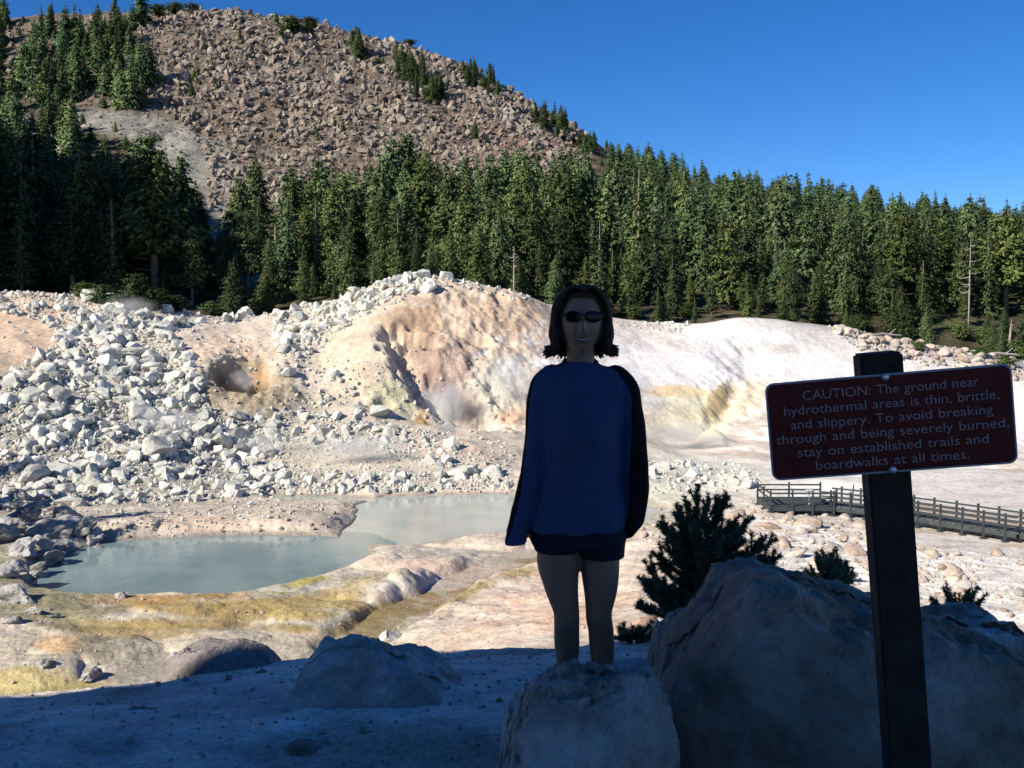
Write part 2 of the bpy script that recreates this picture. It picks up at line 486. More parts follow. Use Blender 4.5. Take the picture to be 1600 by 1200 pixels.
# ---------------- soil colours: each stain or painted shade has its own place on the land
ZONES_BASIN = [  # px, py, rx, ry, turn, colour, strength
    (-60, 560, 190, 130, 0, (.68, .52, .38), .9), (60, 500, 60, 40, 0, (.68, .5, .38), .6),
    (220, 690, 330, 120, 0, (.36, .345, .30), .85), (600, 710, 200, 50, 0, (.48, .44, .37), .7), (300, 870, 420, 60, 0, (.44, .40, .33), .7), (300, 980, 420, 70, 0, (.46, .42, .33), .8),
    (380, 605, 80, 50, 10, (.42, .34, .23), .95), (350, 545, 70, 25, 0, (.66, .50, .38), .6), (404, 592, 15, 17, 0, (.46, .31, .17), .9), (345, 605, 14, 24, 0, (.20, .17, .14), .8),  # dark patch on the pit's left inner wall is painted shade
    (735, 520, 150, 85, 10, (.54, .43, .33), .8), (640, 505, 55, 34, 0, (.46, .32, .21), .8), (700, 590, 60, 65, 35, (.38, .28, .24), .85), (690, 600, 18, 75, -38, (.20, .15, .14), .9), (660, 560, 40, 40, 0, (.40, .29, .23), .7), (800, 490, 90, 35, 15, (.50, .37, .27), .7),
    (560, 560, 70, 70, 0, (.68, .58, .44), .8), (620, 625, 40, 36, 0, (.50, .48, .32), .9), (662, 652, 12, 16, 0, (.58, .36, .16), .85), (690, 640, 40, 22, 35, (.36, .37, .38), .8),
    (775, 600, 50, 40, 0, (.55, .58, .50), .5), (800, 650, 30, 16, 0, (.66, .42, .28), .7), (700, 700, 90, 16, 8, (.66, .52, .42), .6),
    (1180, 560, 330, 85, 0, (.90, .88, .86), 1.0), (1100, 560, 200, 60, 0, (.88, .85, .83), .9), (1450, 620, 350, 110, 0, (.90, .88, .86), .95), (1000, 520, 70, 22, 10, (.62, .54, .47), .6),
    (1060, 612, 50, 10, 2, (.85, .60, .30), .8), (1090, 650, 60, 40, 0, (.84, .76, .48), .7), (1160, 620, 55, 30, -30, (.78, .64, .42), .7), (1120, 630, 14, 34, 25, (.42, .32, .16), .8), (1000, 655, 50, 24, 0, (.80, .72, .55), .6),
    (1200, 545, 50, 8, 0, (.60, .54, .48), .5), (1550, 730, 130, 10, 0, (.82, .70, .58), .5), (1420, 760, 300, 45, 4, (.87, .85, .81), .9),
    (1080, 750, 130, 50, 0, (.70, .69, .62), .8), (1030, 780, 50, 20, 0, (.72, .70, .50), .5),
    (420, 800, 160, 22, 0, (.50, .44, .36), .6), (330, 818, 120, 12, 0, (.66, .53, .42), .7),
    (380, 952, 190, 24, -3, (.39, .295, .13), 1.0), (230, 965, 120, 10, 4, (.52, .49, .43), .7), (430, 925, 80, 8, -6, (.50, .49, .44), .6), (330, 975, 140, 9, 2, (.25, .19, .08), .8), (120, 975, 120, 12, 3, (.20, .18, .09), .8), (520, 930, 90, 14, -18, (.44, .36, .17), .7), (600, 958, 110, 16, -22, (.33, .24, .09), .85), (250, 985, 130, 14, 0, (.35, .26, .11), .7), (200, 935, 130, 10, 0, (.42, .25, .08), .8),
    (60, 930, 110, 45, 0, (.26, .235, .15), .95), (20, 870, 60, 60, 0, (.30, .28, .20), .8), (95, 1006, 42, 12, 3, (.54, .36, .20), .8), (150, 1010, 34, 14, 0, (.22, .20, .15), .8), (30, 1070, 120, 22, 0, (.50, .42, .16), .8), (250, 1040, 90, 25, 0, (.38, .36, .30), .7),
    (480, 905, 40, 9, -20, (.40, .36, .08), .8), (700, 885, 150, 9, 4, (.62, .46, .37), .6), (640, 912, 60, 16, -8, (.60, .57, .53), .8),
    (720, 925, 120, 14, -20, (.34, .26, .12), .9), (850, 893, 70, 8, -3, (.34, .27, .14), .8), (600, 985, 60, 14, -40, (.33, .27, .14), .9),
    (800, 960, 120, 40, -22, (.70, .55, .44), .8), (960, 900, 60, 40, -20, (.72, .60, .48), .6), (900, 960, 70, 20, -15, (.68, .48, .36), .7),
    (1250, 880, 100, 45, 0, (.76, .66, .56), .6), (1480, 900, 330, 75, 10, (.84, .81, .77), .9), (1520, 815, 150, 15, 12, (.52, .38, .26), .7),
    (1050, 815, 60, 25, 0, (.50, .47, .38), .7), (700, 862, 80, 7, 3, (.40, .38, .33), .8),
]
def paint(px, py, base, zones, nx, ny):
    c = np.empty((len(px), 3)); c[:] = base
    for (cx, cy, rx, ry, tn, cc, st) in zones:
        a = R(-tn); ca, sa = math.cos(a), math.sin(a)
        m = (np.abs(px - cx) < 2.2 * max(rx, ry)) & (np.abs(py - cy) < 2.2 * max(rx, ry))
        dx = px[m] - cx; dy = py[m] - cy
        u = (dx * ca - dy * sa) / rx; v = (dx * sa + dy * ca) / ry
        w = st * (1 - sstep(.62, 1.28, np.sqrt(u * u + v * v) + nx[m] * 1.25))
        c[m] += (np.array(cc) - c[m]) * w[:, None]
    return c
def polar_mesh(name, cols, Ds, colour_fn, mat, label=None):
    t = (cols - 800) / F
    X = (t[None, :] * Ds[:, None]).ravel(); Y = np.repeat(Ds, len(cols))
    Z = H1(X, Y)
    px, py = proj(X, Y, Z)
    C = colour_fn(X, Y, Z, px, py)
    me = mesh_np(name, np.stack([X, Y, Z], 1), grid_faces(len(Ds), len(cols)), mat, True, C)
    o = link(name, me); o['kind'] = 'structure'
    return o
def basin_colour(X, Y, Z, px, py):
    n = .55 * fbm(X / 2.2, Y / 2.6, Z / 2.2, octs=5, rough=.62)
    nr_ = 1 - sstep(60, 68, Y)
    n = n * (1 - nr_) + nr_ * .8 * fbm(X / 3.6, Y / 1.7, octs=7, rough=.66)
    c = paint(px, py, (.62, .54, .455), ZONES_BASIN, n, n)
    # mineral streaks running down the near slope
    st = pnoise(X * 1.3 + Y * .9, (X * .6 - Y) * .16) + .6 * pnoise(X * 4 + Y * 2.8, (X * .6 - Y) * .4)
    w = sstep(.05, .5, st) * sstep(560, 700, px) * (1 - sstep(1010, 1080, px)) * sstep(870, 900, py)
    c += (np.array((.50, .30, .20)) - c) * (w * .55)[:, None]
    w = sstep(.15, .5, -st) * sstep(560, 700, px) * (1 - sstep(1010, 1080, px)) * sstep(870, 900, py)
    c += (np.array((.80, .76, .70)) - c) * (w * .5)[:, None]
    # damp dark rim along the water
    m = (Y > 24) & (Y < 80)
    wet = np.zeros(len(X)); wet[m] = 1 - sstep(ZW + .03, ZW + .22, Z[m])
    c *= (1 - .42 * wet)[:, None]
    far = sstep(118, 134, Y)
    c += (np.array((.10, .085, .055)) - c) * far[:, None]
    f = fbm(X / 5, Y / 5, octs=3)
    c *= (1 + .16 * np.clip(f, -1, 1))[:, None]
    return np.clip(c, .01, .92)
def mount_colour(X, Y, Z, px, py):
    n = .6 * fbm(X / 14, Y / 18, octs=4)
    c = np.empty((len(X), 3)); c[:] = (.085, .075, .045)                       # forest floor
    tal = np.interp(px, [-1500, 0, 200, 300, 420, 800, 870, 920, 960], [60, 130, 180, 420, 360, 345, 300, 235, 190])
    w = sstep(-25, 25, tal - py + n * 30)
    c += (np.array((.17, .135, .105)) - c) * w[:, None]
    for (cx, cy, rx, ry, tn, cc, st) in [(300, 250, 60, 45, 0, (.30, .295, .255), 1), (335, 310, 40, 60, 0, (.33, .31, .27), 1), (210, 200, 130, 22, 12, (.27, .26, .23), 1), (50, 215, 110, 25, 25, (.30, .275, .25), 1),
                                         (800, 220, 120, 60, 20, (.22, .14, .11), .8),
                                         (900, 330, 60, 22, 0, (.10, .15, .03), .9), (860, 330, 40, 20, 0, (.11, .15, .04), .8), (1090, 405, 20, 20, 0, (.30, .19, .13), .9), (420, 430, 30, 30, 0, (.30, .23, .17), .8), (1450, 500, 150, 12, 10, (.10, .12, .04), .6)]:
        a = R(-tn); ca, sa = math.cos(a), math.sin(a)
        dx = px - cx; dy = py - cy
        q = np.sqrt(((dx * ca - dy * sa) / rx) ** 2 + ((dx * sa + dy * ca) / ry) ** 2) + n * .7
        c += (np.array(cc) - c) * (st * (1 - sstep(.5, 1.4, q)))[:, None]
    c *= (1 + .25 * np.clip(fbm(X / 4, Y / 4, octs=3), -1, 1))[:, None]
    return np.clip(c, .01, .9)
M_basin = ground_mat('sinter_ground', [(.35, .6), (1.1, .5), (3.5, .8), (16, .75)], [(.8, .14, 8), (5, .05, 8), (22, .022, 6)])
M_mount = ground_mat('mountain_ground', [(.08, .6), (.5, .9)], [(.35, .8, 8), (1.6, .25, 6)], lo=.5, hi=1.35)
M_ledge = ground_mat('ledge_ground', [(.8, .8), (5, .8), (40, .7)], [(3, .05, 8), (20, .012, 8), (90, .004, 4)], lo=.6, hi=1.3)

cols_ = np.concatenate([np.arange(-1500, -300, 50.0), np.arange(-300, -40, 8.0), np.arange(-40, 1640, 2.5), np.arange(1640, 1900, 8.0), np.arange(1900, 3101, 50.0)])
Ds_ = np.concatenate([np.arange(8.9, 24, .4), np.arange(24, 34, .2), np.arange(34, 72, .12), np.arange(72, 131, .15), np.arange(131, 136.5, .5)])
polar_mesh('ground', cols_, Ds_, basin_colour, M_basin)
colsm = np.concatenate([np.arange(-1500, -300, 50.0), np.arange(-300, 1900, 5.0), np.arange(1900, 3101, 50.0)])
Dm = np.concatenate([np.arange(136, 440, 1.1), np.arange(440, 951, 12.0)])
polar_mesh('mountain', colsm, Dm, mount_colour, M_mount)
# the ledge the photographer stands on
xs = np.concatenate([np.arange(-40, -6, 1.0), np.arange(-6, 8, .025), np.arange(8, 40, 1.0)])
ys = np.concatenate([np.arange(-40, 0, 1.0), np.arange(0, 2.6, .1), np.arange(2.6, 7.5, .025), np.arange(7.5, 9.01, .1)])
GX, GY = np.meshgrid(xs, ys); GX = GX.ravel(); GY = GY.ravel()
LZ = H1(GX, GY)
_n = fbm(GX / .5, GY / .5, octs=5)
LC = np.array((.72, .64, .58)) * (1 + .35 * np.clip(_n, -1, 1))[:, None]
_w = sstep(.18, .5, fbm(GX / .8 + 5, GY / .8, octs=4))
LC += (np.array((.32, .27, .22)) - LC) * (_w * .6)[:, None]
link('ledge', mesh_np('ledge', np.stack([GX, GY, LZ], 1), grid_faces(len(ys), len(xs)), M_ledge, True, np.clip(LC, .02, .9)))['kind'] = 'structure'

# unseen ridge added left of the view to shade the left forest
def add_shade_ridge():
    hs_ = np.linspace(-150, 0, 61); us_ = np.linspace(-330, -118, 71)
    Hh, U = np.meshgrid(hs_, us_); Hh = Hh.ravel(); U = U.ravel()
    cr = np.interp(U, [-330, -300, -240, -175, -145, -130, -119], [90, 125, 128, 104, 98, 70, -12])
    Z = -14 + (cr + 14) * np.exp(-((Hh + 75) / 34) ** 2) + 5 * fbm(Hh / 18, U / 18, octs=4)
    X = .819 * Hh + .574 * U; Y = .574 * Hh - .819 * U
    C = np.empty((len(X), 3)); C[:] = (.07, .075, .04)
    link('shade_ridge', mesh_np('shade_ridge', np.stack([X, Y, Z], 1), grid_faces(71, 61), M_mount, True, C))['kind'] = 'structure'
add_shade_ridge()
# ---------------- water
def water(name, poly, c1, c2, rough, grow=1.5, wave=.012):
    a = np.array(poly); c = a.mean(0); lo = a.min(0) - grow; hi = a.max(0) + grow
    gx = np.linspace(lo[0], hi[0], 260); gy = np.linspace(lo[1], hi[1], 260)
    X, Y = np.meshgrid(gx, gy); X = X.ravel(); Y = Y.ravel()
    sd = poly_sd(X, Y, poly)
    f = grid_faces(260, 260); f = f[(sd[f].min(1) < grow)]
    m, nt, b = mat_new(name + '_material')
    g = nd(nt, 'ShaderNodeNewGeometry').outputs['Position']
    n = noise_node(nt, .35, 5, .6, g)
    nt.links.new(ramp(nt, n.outputs[0], [(.35, c1), (.65, c2)]), b.inputs['Base Color'])
    b.inputs['Roughness'].default_value = rough; b.inputs['IOR'].default_value = 1.33
    mp = nd(nt, 'ShaderNodeMapping'); mp.inputs['Scale'].default_value = (1.0, .5, 1)
    nt.links.new(g, mp.inputs[0])
    bump(nt, b, [(2.2, wave, 3)], mp.outputs[0])
    o = link(name, mesh_np(name, np.stack([X, Y, np.full(len(X), ZW)], 1), f, m)); o['kind'] = 'structure'
    return o
water('pond_water', POND, (.165, .235, .24), (.22, .29, .29), .10, wave=.006)
w2 = water('pool_water', POOL, (.33, .38, .35), (.42, .45, .40), .12, grow=.9, wave=.01); w2.location.z = -.004
w3 = water('shallow_water', SHALLOW, (.33, .38, .33), (.4, .43, .36), .1, grow=.6)
ST = []
for k in range(len(STREAM) - 1): pass
sx = np.array(STREAM); nrm = np.array([[-(sx[min(i + 1, len(sx) - 1)] - sx[max(i - 1, 0)])[1], (sx[min(i + 1, len(sx) - 1)] - sx[max(i - 1, 0)])[0]] for i in range(len(sx))])
nrm /= np.linalg.norm(nrm, axis=1)[:, None]
# ================================================================== ROCKS
def rock_data(seed, sub=2, cuts=12, flat=(1, 1, .8), rough=.06, dmin=.55, dmax=.9, fine=0, octs=3):
    """a chipped stone about 1 across: a ball cut by random planes, then roughened"""
    bm = bmesh.new(); bmesh.ops.create_icosphere(bm, subdivisions=sub, radius=1.0)
    v = np.array([p.co[:] for p in bm.verts]); f = np.array([[q.index for q in p.verts] for p in bm.faces]); bm.free()
    rs = np.random.RandomState(seed)
    n = rs.normal(size=(cuts, 3)); n /= np.linalg.norm(n, axis=1)[:, None]
    for k in range(cuts):
        d = rs.uniform(dmin, dmax); q = v @ n[k] - d
        v = v - np.outer(np.maximum(q, 0), n[k])
    s = seed * 7.3
    r = rough * fbm(v[:, 0] * 1.3 + s, v[:, 1] * 1.3, v[:, 2] * 1.3, octs=octs)
    v = v * (1 + r)[:, None]
    if fine:
        v = v * (1 + fine * fbm(v[:, 0] * 6 + s, v[:, 1] * 6, v[:, 2] * 6, octs=3))[:, None]
    v = v * np.array(flat)
    return v * .58, f
RK_white = rock_mat('white_rubble_rock', (.42, .415, .36), (.60, .59, .52), (.76, .74, .68), 1.1, ((1.6, .10, 6), (9, .03, 5)))
RK_tan = rock_mat('tan_rock', (.34, .27, .22), (.50, .44, .38), (.64, .60, .55), .9, ((1.6, .10, 6), (9, .03, 5)), rnd=.3)
RK_red = rock_mat('pink_rock', (.36, .26, .20), (.50, .39, .31), (.60, .52, .44), .9, ((1.6, .10, 6), (9, .03, 5)), rnd=.3)
RK_talus = rock_mat('talus_rock', (.16, .125, .10), (.28, .23, .185), (.40, .345, .285), .13, ((1.5, .12, 5),), rnd=.35)
RK_grey = rock_mat('grey_rock', (.20, .19, .17), (.36, .34, .31), (.50, .48, .45), 1.0, ((1.6, .10, 6), (9, .03, 5)))
def rock_meshes(name, mat, n, seed0, **kw):
    out = []
    for i in range(n):
        v, f = rock_data(seed0 + i, **kw)
        out.append(mesh_np(name, v, f, mat, False))
    return out
ME_white = rock_meshes('white_boulder', RK_white, 9, 10, sub=3, cuts=11, flat=(1.05, .95, .8), rough=.22, dmin=.42, dmax=.85)
ME_tan = rock_meshes('tan_boulder', RK_tan, 5, 40, sub=2, cuts=9, flat=(1.1, .95, .6), dmin=.7, dmax=.95)
ME_red = rock_meshes('pink_boulder', RK_red, 4, 60, sub=2, cuts=9, flat=(1.1, .95, .65), dmin=.7, dmax=.95)
ME_grey = rock_meshes('grey_boulder', RK_grey, 6, 90, sub=4, cuts=7, flat=(1.15, .95, .6), rough=.55, octs=6)
ME_talus = rock_meshes('talus_block', RK_talus, 8, 70, sub=1, cuts=9, flat=(1, 1, .9))
LOW = [rock_data(200 + i, sub=1, cuts=9) for i in range(10)]
LOWR = [rock_data(220 + i, sub=1, cuts=6, flat=(1.1, .95, .6), dmin=.75, dmax=.95) for i in range(6)]

def hull_rock(seed, n=11, flat=(1, .85, .75)):
    rs = np.random.RandomState(seed); p = rs.uniform(-1, 1, (n, 3)); p = p / (np.abs(p).max(1)[:, None] ** .75)
    bm = bmesh.new(); vs = [bm.verts.new(q) for q in p * np.array(flat)]
    r = bmesh.ops.convex_hull(bm, input=vs); bmesh.ops.delete(bm, geom=[v for v in bm.verts if not v.link_faces], context='VERTS')
    bmesh.ops.triangulate(bm, faces=bm.faces); bmesh.ops.recalc_face_normals(bm, faces=bm.faces); bm.verts.index_update()
    v = np.array([q.co[:] for q in bm.verts]); f = np.array([[q.index for q in p_.verts] for p_ in bm.faces]); bm.free()
    return v * .52, f
LOWT_ = [hull_rock(300 + i) for i in range(16)]
LOW = LOW[:4] + [hull_rock(340 + i, 12, (1, .9, .7)) for i in range(8)]
ME_talus = [mesh_np('talus_block', *hull_rock(360 + i, 16), RK_talus, False) for i in range(10)]
rg = random.Random(11)
def in_poly(px, py, poly):
    c = False; n = len(poly)
    for i in range(n):
        (x1, y1), (x2, y2) = poly[i], poly[(i + 1) % n]
        if (y1 > py) != (y2 > py) and px < (x2 - x1) * (py - y1) / (y2 - y1) + x1: c = not c
    return c
# land lookup along every pixel column, so that stones can be strewn by where they lie in view
class Look:
    def __init__(s, dmin, dmax, step, x0=-260, x1=1860, dx=8):
        s.px = np.arange(x0, x1 + 1, dx); s.D = np.arange(dmin, dmax, step); s.x0 = x0; s.dx = dx
        t = (s.px - 800) / F
        X = t[:, None] * s.D[None]; Y = np.broadcast_to(s.D[None], X.shape)
        s.Z = H1(X.ravel(), Y.ravel()).reshape(X.shape)
        s.PX, s.PY = proj(X, Y, s.Z)
        s.vis = np.minimum.accumulate(s.PY, axis=1)          # highest line so far
    def hit(s, px, py):
        i = int(round((px - s.x0) / s.dx))
        if i < 0 or i >= len(s.px): return None
        k = int(np.searchsorted(-s.vis[i], -py))
        if k >= len(s.D) or k == 0: return None
        D = s.D[k]; return ((px - 800) / F * D, float(D), float(s.Z[i, k]))
look = Look(24, 131, .25)
far_look = Look(136, 415, 1.0)
def sample_zone(poly, n, smin, smax, power, lk, r):
    xs_ = [p[0] for p in poly]; ys_ = [p[1] for p in poly]; out = []; t = 0
    while len(out) < n and t < n * 12:
        t += 1
        px = r.uniform(min(xs_), max(xs_)); py = r.uniform(min(ys_), max(ys_))
        if not in_poly(px, py, poly): continue
        h = lk.hit(px, py)
        if h is None: continue
        if h[2] < ZW - .1 and h[1] < 100: continue
        spx = smin * (smax / smin) ** (r.random() ** power)
        pn = float(pnoise(np.array([h[0] / 4.5]), np.array([h[1] / 4.5]))[0])
        if spx > 7 and h[1] < 130 and pn < -.22 and r.random() < .6: continue
        out.append((spx, px, py, h))
    return out
RZ = random.Random(5)
Z_LEFT = [(-60, 600), (0, 590), (60, 560), (120, 500), (200, 480), (250, 500), (300, 560), (325, 640), (420, 660), (440, 700), (420, 770), (300, 785), (120, 790), (-60, 800)]
Z_LEFTUP = [(-60, 448), (200, 455), (300, 488), (440, 492), (300, 520), (230, 520), (120, 545), (60, 500), (-60, 480)]
white = []
white += sample_zone(Z_LEFT, 3000, 5, 35, 3.4, look, RZ)
white += sample_zone(Z_LEFTUP, 420, 5, 26, 3.0, look, RZ)
white += sample_zone([(-60, 480), (90, 520), (90, 600), (-60, 640)], 60, 3, 12, 2, look, RZ)
white += sample_zone([(380, 730), (560, 745), (790, 735), (800, 768), (560, 772), (400, 776)], 360, 5, 26, 2.6, look, RZ)
white += sample_zone([(420, 650), (560, 640), (640, 680), (720, 700), (700, 735), (560, 700), (420, 690)], 240, 5, 24, 2.4, look, RZ)
white += sample_zone([(440, 640), (450, 560), (560, 600), (600, 650), (540, 660)], 40, 5, 22, 2, look, RZ)
white += sample_zone([(430, 496), (560, 452), (630, 430), (700, 428), (720, 445), (640, 458), (560, 490), (480, 560), (430, 560)], 300, 6, 27, 2.0, look, RZ)
white += sample_zone([(700, 430), (860, 465), (850, 480), (720, 450)], 60, 3, 9, 2, look, RZ)
white += sample_zone([(1010, 720), (1180, 730), (1190, 765), (1020, 770)], 110, 5, 26, 2.4, look, RZ)
white += sample_zone([(960, 496), (1080, 506), (1060, 520), (960, 508)], 60, 3, 10, 2, look, RZ)
white += sample_zone([(430, 560), (640, 540), (800, 560), (800, 760), (420, 760)], 160, 2.5, 9, 2, look, RZ)
for s_ in [(720, 745, 40), (765, 745, 34), (50, 752, 52), (240, 712, 62), (215, 650, 44), (130, 590, 40), (520, 590, 26), (590, 648, 36), (30, 455, 40), (150, 470, 36), (405, 742, 30), (150, 765, 44),
           (640, 438, 26), (660, 434, 28), (680, 432, 24), (615, 445, 22), (470, 500, 22), (1040, 735, 30), (1088, 745, 26), (350, 470, 26), (300, 560, 28), (180, 540, 34), (90, 740, 36)]:
    h = look.hit(s_[0], s_[1])
    if h: white.append((s_[2], s_[0], s_[1], h))
tan = []
Z_RIGHT = [(1130, 860), (1160, 800), (1300, 800), (1350, 815), (1430, 850), (1500, 880), (1560, 940), (1500, 960), (1300, 950), (1230, 930), (1150, 900)]
tan += sample_zone(Z_RIGHT, 300, 6, 34, 2.4, look, RZ)
tan += sample_zone([(1380, 850), (1640, 870), (1640, 980), (1450, 960)], 130, 4, 24, 2.3, look, RZ)
tan += sample_zone([(1290, 510), (1400, 526), (1500, 545), (1600, 566), (1640, 580), (1600, 600), (1450, 572), (1330, 540)], 300, 4, 18, 2.2, look, RZ)
tan += sample_zone([(600, 940), (1000, 860), (1000, 1000), (620, 1005)], 45, 2.5, 9, 2, look, RZ)
tan += sample_zone([(0, 840), (400, 780), (560, 790), (540, 830), (200, 850)], 160, 2.5, 9, 2, look, RZ)
tan += sample_zone([(0, 940), (560, 930), (500, 1010), (0, 1080)], 90, 2, 7, 2, look, RZ)
tan += sample_zone([(990, 790), (1180, 770), (1180, 860), (990, 860)], 80, 3, 12, 2, look, RZ)
grey = []
for s_ in [(30, 815, 44), (70, 838, 54), (112, 838, 42), (20, 865, 46), (55, 858, 36), (88, 858, 34), (0, 830, 40), (45, 895, 26), (85, 805, 30), (150, 860, 20), (8, 975, 24), (40, 960, 22), (75, 968, 16), (60, 880, 40), (5, 900, 50), (30, 790, 46), (140, 845, 30), (-30, 850, 70), (100, 815, 40), (50, 905, 28), (12, 940, 40), (130, 1060, 30), (60, 1045, 26), (180, 935, 18), (262, 1030, 20)]:
    h = look.hit(s_[0], s_[1])
    if h: grey.append((s_[2], s_[0], s_[1], h))
def words_where(px, py):
    """what a stone lies next to, for its label"""
    if py < 620 and px > 1240:
        return 'on the white mound rim, ' + ('above the sign post' if px < 1400 else 'right of the sign post top' if px < 1500 else 'at the photo edge')
    if py > 790 and px > 1100:
        s_ = 'just below the boardwalk platform' if px < 1340 and py < 850 else 'beside the small pine sprout' if px < 1340 else 'right beside the sign post' if px < 1480 else 'at the photo edge right of the post'
        return 'on the pale slope, ' + s_
    if py > 1000 or (px < 600 and py > 925): return 'on the yellow stained near shore of the turquoise pond'
    if py > 840 and px > 590: return 'on the pink streaked slope left of the person'
    if py > 772 and px < 590: return 'on the mud flat behind the turquoise pond'
    if px > 980 and py > 700: return 'on the flat between the person and the sign'
    if py < 545 and px < 420:
        return 'high on the rubble slope, ' + ('at the left photo edge' if px < 100 else 'under the green shrubs' if px < 250 else 'above the steaming pit')
    if px >= 420 and py < 520: return 'along the crest of the middle mound, ' + ('left of its top' if px < 600 else 'on its very top' if px < 720 else 'right of its top')
    if py > 725 and px < 850: return 'in the rubble belt by the water, ' + ('left of the grey pool' if px < 550 else 'behind the grey pool' if px < 720 else 'beside the sweater sleeve')
    if px < 430:
        a = 'lowest part' if py > 700 else 'middle part' if py > 620 else 'upper part'
        b = 'at the left photo edge' if px < 110 else 'left of the steaming pit' if px < 240 else 'below the steaming pit'
        return a + ' of the rubble slope, ' + b
    return 'at the foot of the middle mound, ' + ('left of the dark gully' if px < 620 else 'below the dark gully')
def spawn_rocks(lst, meshes, name, cat, adj, nind, r):
    lst.sort(key=lambda q: -q[0])
    seen = {}
    for k, (spx, px, py, h) in enumerate(lst[:nind]):
        D = h[1]; s = spx * D / F
        me = meshes[r.randrange(len(meshes))]
        o = link(name, me, None, (h[0], h[1], h[2] + s * .12), (r.uniform(-.5, .5), r.uniform(-.5, .5), r.uniform(0, 6.28)),
                 (s * r.uniform(.85, 1.25), s * r.uniform(.8, 1.15), s * r.uniform(.75, 1.1)))
        w = words_where(px, py)
        c_ = seen[w] = seen.get(w, 0) + 1
        sz = 'largest' if c_ == 1 else 'second-largest' if c_ == 2 else 'big' if c_ < 8 else 'mid-sized' if c_ < 25 else 'small'
        tag(o, sz + ' ' + adj + ', ' + w, cat, None if c_ < 3 else sz + ' ' + name.replace('_', ' ') + 's, ' + w)
    return lst[nind:]
def rot_batch(n, r):
    q = r.normal(size=(n, 4)); q /= np.linalg.norm(q, axis=1)[:, None]
    a, b, c, d = q.T
    return np.stack([np.stack([a*a+b*b-c*c-d*d, 2*(b*c-a*d), 2*(b*d+a*c)], -1), np.stack([2*(b*c+a*d), a*a-b*b+c*c-d*d, 2*(c*d-a*b)], -1), np.stack([2*(b*d-a*c), 2*(c*d+a*b), a*a-b*b-c*c+d*d], -1)], -2)
def rock_mass(name, items, shapes, mat, label, cat, sink=.1, seed=3):
    r = np.random.RandomState(seed); V = []; Fc = []; n = 0
    items = list(items); Rm = rot_batch(len(items), r)
    for i, (s, x, y, z) in enumerate(items):
        v, f = shapes[r.randint(len(shapes))]
        q = (v * (s * r.uniform(.8, 1.2, 3))) @ Rm[i].T + np.array([x, y, z + s * sink])
        V.append(q); Fc.append(f + n); n += len(q)
    o = link(name, mesh_np(name, np.concatenate(V), np.concatenate(Fc), mat, False))
    return tag(o, label, cat, kind='stuff')
rest = spawn_rocks(white, ME_white, 'white_boulder', 'boulder', 'greyish white boulder', 290, rg)
fill = []
for (poly, n) in [(Z_LEFT, 8000), (Z_LEFTUP, 1200), ([(420, 640), (800, 690), (800, 770), (400, 775)], 2000), ([(430, 496), (630, 432), (720, 436), (560, 500), (470, 570)], 700), ([(1000, 715), (1190, 725), (1190, 770), (1000, 775)], 500), ([(300, 480), (480, 560), (640, 560), (700, 700), (320, 700)], 700),
                  ([(480, 775), (560, 800), (0, 860), (0, 790)], 600)]:
    fill += sample_zone(poly, n, 1.6, 8, 1.6, look, RZ)
rock_mass('small_rubble', [(q[0] * q[3][1] / F, *q[3]) for q in rest + fill], LOW, RK_white, 'small white stones filling the rubble slopes around the pools', 'rubble')
rest = spawn_rocks(tan, ME_tan + ME_red, 'tan_boulder', 'boulder', 'tan rock', 290, rg)
fill = sample_zone(Z_RIGHT, 700, 1.6, 7, 1.6, look, RZ) + sample_zone([(1380, 850), (1640, 870), (1640, 980), (1450, 960)], 500, 1.5, 6, 1.6, look, RZ) + \
       sample_zone([(1290, 508), (1640, 575), (1640, 605), (1330, 545)], 700, 1.6, 6, 1.6, look, RZ) + sample_zone([(0, 850), (560, 780), (560, 1000), (0, 1080)], 500, 1.0, 4, 2, look, RZ) + \
       sample_zone([(600, 1010), (620, 930), (1000, 850), (1180, 760), (1180, 870), (1000, 1000)], 500, 1.0, 4, 2, look, RZ)
rock_mass('small_stones', [(q[0] * q[3][1] / F, *q[3]) for q in rest + fill], LOWR, RK_tan, 'small tan stones scattered over the pale slopes and flats', 'stones')
spawn_rocks(grey, ME_grey, 'grey_boulder', 'boulder', 'dark grey crusty rock on the shaded left bank of the pond', 99, rg)
for o in [o for o in col.objects if o.name.startswith('grey_boulder')]:
    p_ = proj(*o.location); o['group'] = 'crusty rocks on the left bank'
    o['label'] = ('big' if o.scale.x > 2 else 'small') + ' dark grey crusty rock ' + ('on the yellow near shore' if p_[1] > 920 else 'at the pond edge' if p_[0] > 90 else 'on the bank at the left photo edge' if p_[0] < 40 else 'on the bank left of the pond') + (', upper one' if p_[1] < 838 else ', lower one')
h = look.hit(606, 1002)
o = link('pale_boulder', ME_white[2], None, (h[0], h[1], h[2] + .15), (0, 0, .4), (1.25, .95, .75))
tag(o, 'lone pale rock with a long shadow beside the brown stream channel', 'boulder')

